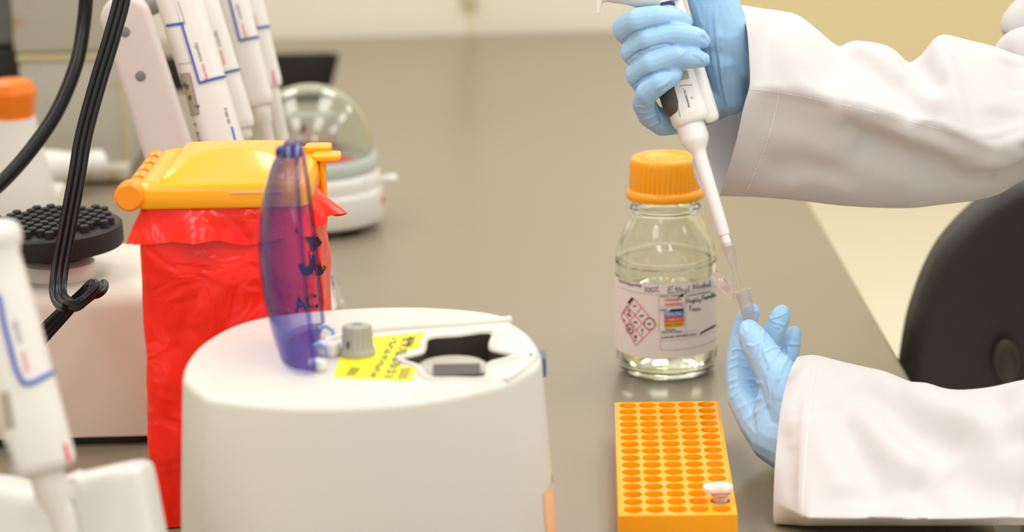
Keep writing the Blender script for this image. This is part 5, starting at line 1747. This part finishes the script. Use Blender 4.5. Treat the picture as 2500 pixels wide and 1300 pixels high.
# upper sleeve
ZS = 1.775
cuffU = (
    [(1808, 12, ZS), (1822, 60, ZS - .034), (1829, 130, ZS - .046), (1831, 205, ZS - .050), (1816, 262, ZS - .048), (1797, 350, ZS - .036), (1775, 425, ZS - .018), (1757, 475, ZS + .004)],
    [(1757, 475, ZS + .004), (1738, 478, ZS + .016), (1714, 466, ZS + .030), (1696, 425, ZS + .042), (1690, 385, ZS + .047), (1700, 320, ZS + .050), (1722, 230, ZS + .050), (1760, 110, ZS + .044), (1790, 40, ZS + .026), (1808, 12, ZS)][::1])
cuffU = (cuffU[0], [p for p in reversed(cuffU[1])][::-1])
topU = [(1870, 22), (1905, 27), (1950, 38), (2000, 76), (2035, 104), (2052, 112), (2075, 104), (2100, 101), (2150, 107), (2185, 122), (2212, 146), (2224, 149), (2250, 132), (2275, 103), (2295, 89), (2315, 86), (2360, 97), (2420, 114), (2500, 138), (2600, 160)]
botU = [(1870, 483), (1950, 490), (2050, 502), (2150, 508), (2230, 508), (2300, 500), (2380, 490), (2440, 474), (2500, 440), (2600, 410)]
xsU = [1870 + 10 * i for i in range(74)]
mbU, fullU = sleeve(cuffU, topU, botU, [(1870, ZS), (2600, ZS - .02)], [(1870, ZS + .004), (2600, ZS - .015)], [(1870, .052), (2100, .055), (2600, .06)],
                    [(1870, 0.42), (2000, 0.36), (2100, 0.39), (2250, 0.43), (2360, 0.60), (2440, 0.68), (2600, 0.66)], xsU, 140, 0.60)
# back half must run bottom -> top to close the ring
crease(mbU, [
    ([(1832, 212), (1900, 219), (2000, 238), (2100, 258), (2250, 296), (2340, 322), (2390, 332), (2440, 328), (2500, 305)], 0.0022, 0.0016),
    ([(2052, 113), (2100, 140), (2150, 175), (2200, 215), (2260, 262), (2330, 308)], 0.0100, -0.0045),
    ([(2060, 100), (2120, 128), (2180, 175), (2230, 220), (2300, 280)], 0.0090, 0.0055),
    ([(2222, 150), (2260, 190), (2310, 215)], 0.0080, -0.0045),
    ([(2290, 92), (2310, 150), (2330, 220), (2350, 300), (2370, 325)], 0.0055, 0.0030),
    ([(2060, 280), (2090, 268), (2130, 285), (2200, 320), (2290, 350), (2400, 390)], 0.0080, 0.0040),
    ([(2090, 330), (2140, 362), (2220, 395), (2300, 420), (2400, 432), (2460, 430)], 0.0130, -0.0075),
    ([(2060, 300), (2078, 320), (2110, 345), (2140, 362)], 0.0050, -0.0028),
    ([(2140, 362), (2134, 400), (2128, 440)], 0.0016, -0.0008),
    ([(2140, 360), (2180, 345), (2210, 332)], 0.0016, -0.0010),
    ([(2320, 425), (2400, 408), (2460, 385), (2500, 350)], 0.0100, 0.0060),
    ([(1900, 60), (1940, 130), (2000, 200), (2080, 250)], 0.0160, 0.0025), ([(1960, 210), (2040, 170), (2080, 190)], 0.0120, -0.0020),
    ([(1850, 330), (1950, 345), (2040, 380)], 0.0120, 0.0020), ([(1870, 420), (1960, 400), (2060, 430)], 0.0100, -0.0018), ([(1900, 460), (2000, 440), (2100, 480)], 0.0090, 0.0016),
    ([(2420, 120), (2450, 200), (2440, 290)], 0.0120, 0.0035), ([(2470, 150), (2500, 230)], 0.0100, -0.0035),
])
# row of hem stitches
def stitches(bv, pts, n, mat, name, parent, w=1.8):
    P = catmull(pts, 20)
    mb = MB()
    for i in range(n):
        a_ = P[int(i / n * (len(P) - 1))]; b_ = P[min(len(P) - 1, int((i + 0.55) / n * (len(P) - 1)) + 1)]
        mb.add(lay_line(bv, [a_, b_], w, 0.0003, k=2))
    return build(name, mb, mat, parent, world=True, recalc=False, smooth=0)
iw, lip = inner_wall(regroup(mbU, fullU), 40)
bU = bvh_of(mbU)
mbU.add(iw); mbU.add(lip)
su = build('sleeve', mbU, m_coat, per, world=True, recalc=False, smooth=180)
su['label'] = 'white sleeve of the upper arm'
m_st = plastic('hem thread', (246, 242, 238), 0.8)
stitches(bU, [(1900, 226), (1896, 262), (1880, 320), (1862, 375), (1838, 430), (1822, 470)], 36, m_st, 'hem_stitching', su)
mbh = MB()
hemp = line_pts(bU, [(1903, 224), (1897, 262), (1881, 320), (1863, 375), (1839, 430), (1823, 470)], 0.0, 8)
# upper arm folds that show at the right edge
arm2 = MB()
def lump(P):
    pts = [Vector(p) for p in catmull([(*W(x, y, z), r) for x, y, z, r in P], 5)]
    rad = [p[3] for p in catmull([(*W(x, y, z), r) for x, y, z, r in P], 5)]
    arm2.add(tube(pts, rad, 40))
lump([(2448, 140, 1.81, .008), (2480, 118, 1.805, .012), (2530, 130, 1.80, .02), (2640, 190, 1.80, .035), (2800, 260, 1.79, .05)])
lump([(2488, 100, 1.83, .012), (2504, 78, 1.83, .020), (2560, 60, 1.83, .030), (2700, 20, 1.83, .05), (2900, -200, 1.83, .07)])
build('sleeve_fold', arm2, m_coat, su, world=True, smooth=180)

# lower sleeve
cuffL = (
    [(1946, 872, 1.690), (1930, 905, 1.662), (1916, 950, 1.652), (1906, 1000, 1.645), (1898, 1060, 1.640), (1892, 1130, 1.628), (1889, 1200, 1.620), (1888, 1255, 1.616), (1890, 1285, 1.618)],
    [(1890, 1285, 1.618), (1897, 1278, 1.645), (1907, 1235, 1.685), (1920, 1160, 1.715), (1935, 1080, 1.725), (1945, 1000, 1.725), (1950, 930, 1.715), (1950, 890, 1.704), (1946, 872, 1.690)])
topL = [(1975, 867), (2000, 869), (2060, 884), (2110, 895), (2160, 908), (2210, 932), (2260, 947), (2320, 955), (2400, 948), (2500, 928), (2640, 910)]
botL = [(1975, 1285), (2100, 1285), (2250, 1285), (2400, 1284), (2500, 1283), (2640, 1283)]
xsL = [1975 + 10 * i for i in range(68)]
mbL, fullL = sleeve(cuffL, topL, botL, [(1975, 1.688), (2640, 1.60)], [(1975, 1.612), (2640, 1.580)], [(1975, .040), (2640, .048)], [(1975, 0.955), (2640, 0.955)], xsL, 160, 0.50)
crease(mbL, [
    ([(1985, 880), (1970, 960), (1962, 1060), (1956, 1180), (1955, 1280)], 0.0030, 0.0017),
    ([(2010, 985), (2060, 1060), (2110, 1150), (2160, 1240)], 0.0130, -0.0059), ([(1990, 1000), (2030, 1100), (2080, 1220)], 0.0110, 0.0051),
    ([(2080, 930), (2160, 1000), (2240, 1060), (2350, 1110)], 0.0140, -0.0068), ([(2090, 980), (2170, 1090), (2260, 1170)], 0.0120, 0.0059),
    ([(2200, 940), (2280, 1000), (2400, 1030), (2500, 1040)], 0.0150, 0.0068), ([(2300, 1150), (2400, 1200), (2500, 1210)], 0.0150, -0.0051), ([(2230, 1180), (2300, 1250)], 0.0090, -0.0034),
    ([(1920, 1050), (1922, 1130), (1928, 1220)], 0.0060, -0.0014), ([(1938, 1020), (1936, 1100)], 0.0050, 0.0014),
    ([(2420, 960), (2460, 1040), (2500, 1090)], 0.0100, -0.0051),
])
for p_ in mbL.v: p_.z = max(p_.z, 0.002)
iw, lip = inner_wall(regroup(mbL, fullL), 40)
bL = bvh_of(mbL)
mbL.add(iw); mbL.add(lip)
sl = build('sleeve', mbL, m_coat, per, world=True, recalc=False, smooth=180)
sl['label'] = 'white sleeve of the lower arm'
stitches(bL, [(1990, 905), (1980, 960), (1974, 1020), (1968, 1100), (1963, 1180), (1961, 1270)], 46, m_st, 'hem_stitching', sl)
stitches(bU, [(1832, 217), (1900, 225), (2000, 244), (2100, 265), (2250, 303), (2340, 328)], 60, m_st, 'seam_stitching', su, 1.2)

# ---- the rest of the coat, beyond the right edge of the picture
mbt = MB()
Ta, Tb = Vector((0.62, 1.70, -0.36)), Vector((0.66, 1.70, 0.46))
rings = []
for t, rx, ry in ((0, .17, .20), (.25, .155, .185), (.6, .16, .20), (.85, .15, .21), (.95, .12, .17), (1.0, .07, .08)):
    c_ = Ta.lerp(Tb, t)
    rings.append([c_ + Vector((rx * math.cos(2 * PI * k / 40), ry * math.sin(2 * PI * k / 40), 0)) for k in range(40)])
mbt.add(loft(rings))
build('coat_body', mbt, m_coat, per, world=True, smooth=60)
mbt = MB()
mbt.add(tube([W(2560, 285, 1.762), W(2620, 275, 1.768), W(2720, 240, 1.80), Vector((0.62, 1.86, 0.36))], [.030, .044, .058, .075], 32))
mbt.add(tube([W(2590, 1105, 1.600), W(2650, 1080, 1.600), W(2850, 900, 1.60), Vector((0.62, 1.54, 0.34))], [.036, .048, .058, .075], 32))
build('upper_sleeve', mbt, m_coat, per, world=True, smooth=60)
# ================================================================== light
w = bpy.data.worlds.new('room light'); SC.world = w; w.use_nodes = True
bg = w.node_tree.nodes['Background']
bg.inputs['Color'].default_value = (1.0, 0.97, 0.92, 1); bg.inputs['Strength'].default_value = 0.62
def panel(name, x, y, sx, sy, power, z=1.78):
    l = bpy.data.lights.new(name, 'AREA'); l.shape = 'RECTANGLE'; l.size = sx; l.size_y = sy
    l.energy = power; l.color = (1.0, 0.97, 0.92)
    o = bpy.data.objects.new(name, l); COL.objects.link(o); o.location = (x, y, z)
    return o
for i, (x, y) in enumerate(((-1.0, 0.9), (0.6, 0.9), (-1.0, 2.6), (0.6, 2.6), (2.2, 2.6), (0.6, 4.6), (2.4, 4.8), (-1.0, 4.6), (-1.0, -1.1), (0.6, -1.1), (2.2, 0.9))):  # panels behind the camera and the last one are added fill for front faces
    panel('ceiling_panel', x, y, 0.6, 1.2, 11)

# ================================================================== camera
cam = bpy.data.cameras.new('camera')
co = bpy.data.objects.new('camera', cam); COL.objects.link(co)
cam.sensor_width = 36.0; cam.lens = FPX / 2500 * 36.0
Mc = Matrix((_R, _U, -_F)).transposed().to_4x4(); Mc.translation = CAM
co.matrix_world = Mc
cam.clip_start = 0.05; cam.clip_end = 50
cam.dof.use_dof = True; cam.dof.focus_distance = 1.71; cam.dof.aperture_fstop = 6.4; cam.dof.aperture_blades = 0
SC.camera = co
SC.view_settings.view_transform = 'Standard'; SC.view_settings.look = 'None'
SC.view_settings.exposure = 0.25; SC.view_settings.gamma = 1.0; SC.view_settings.use_curve_mapping = False
cy = SC.cycles
cy.max_bounces = 12; cy.diffuse_bounces = 3; cy.glossy_bounces = 4; cy.transmission_bounces = 10; cy.transparent_max_bounces = 16
cy.caustics_reflective = False; cy.caustics_refractive = True; cy.blur_glossy = 0.5
cy.sample_clamp_indirect = 6.0
bpy.context.view_layer.update()
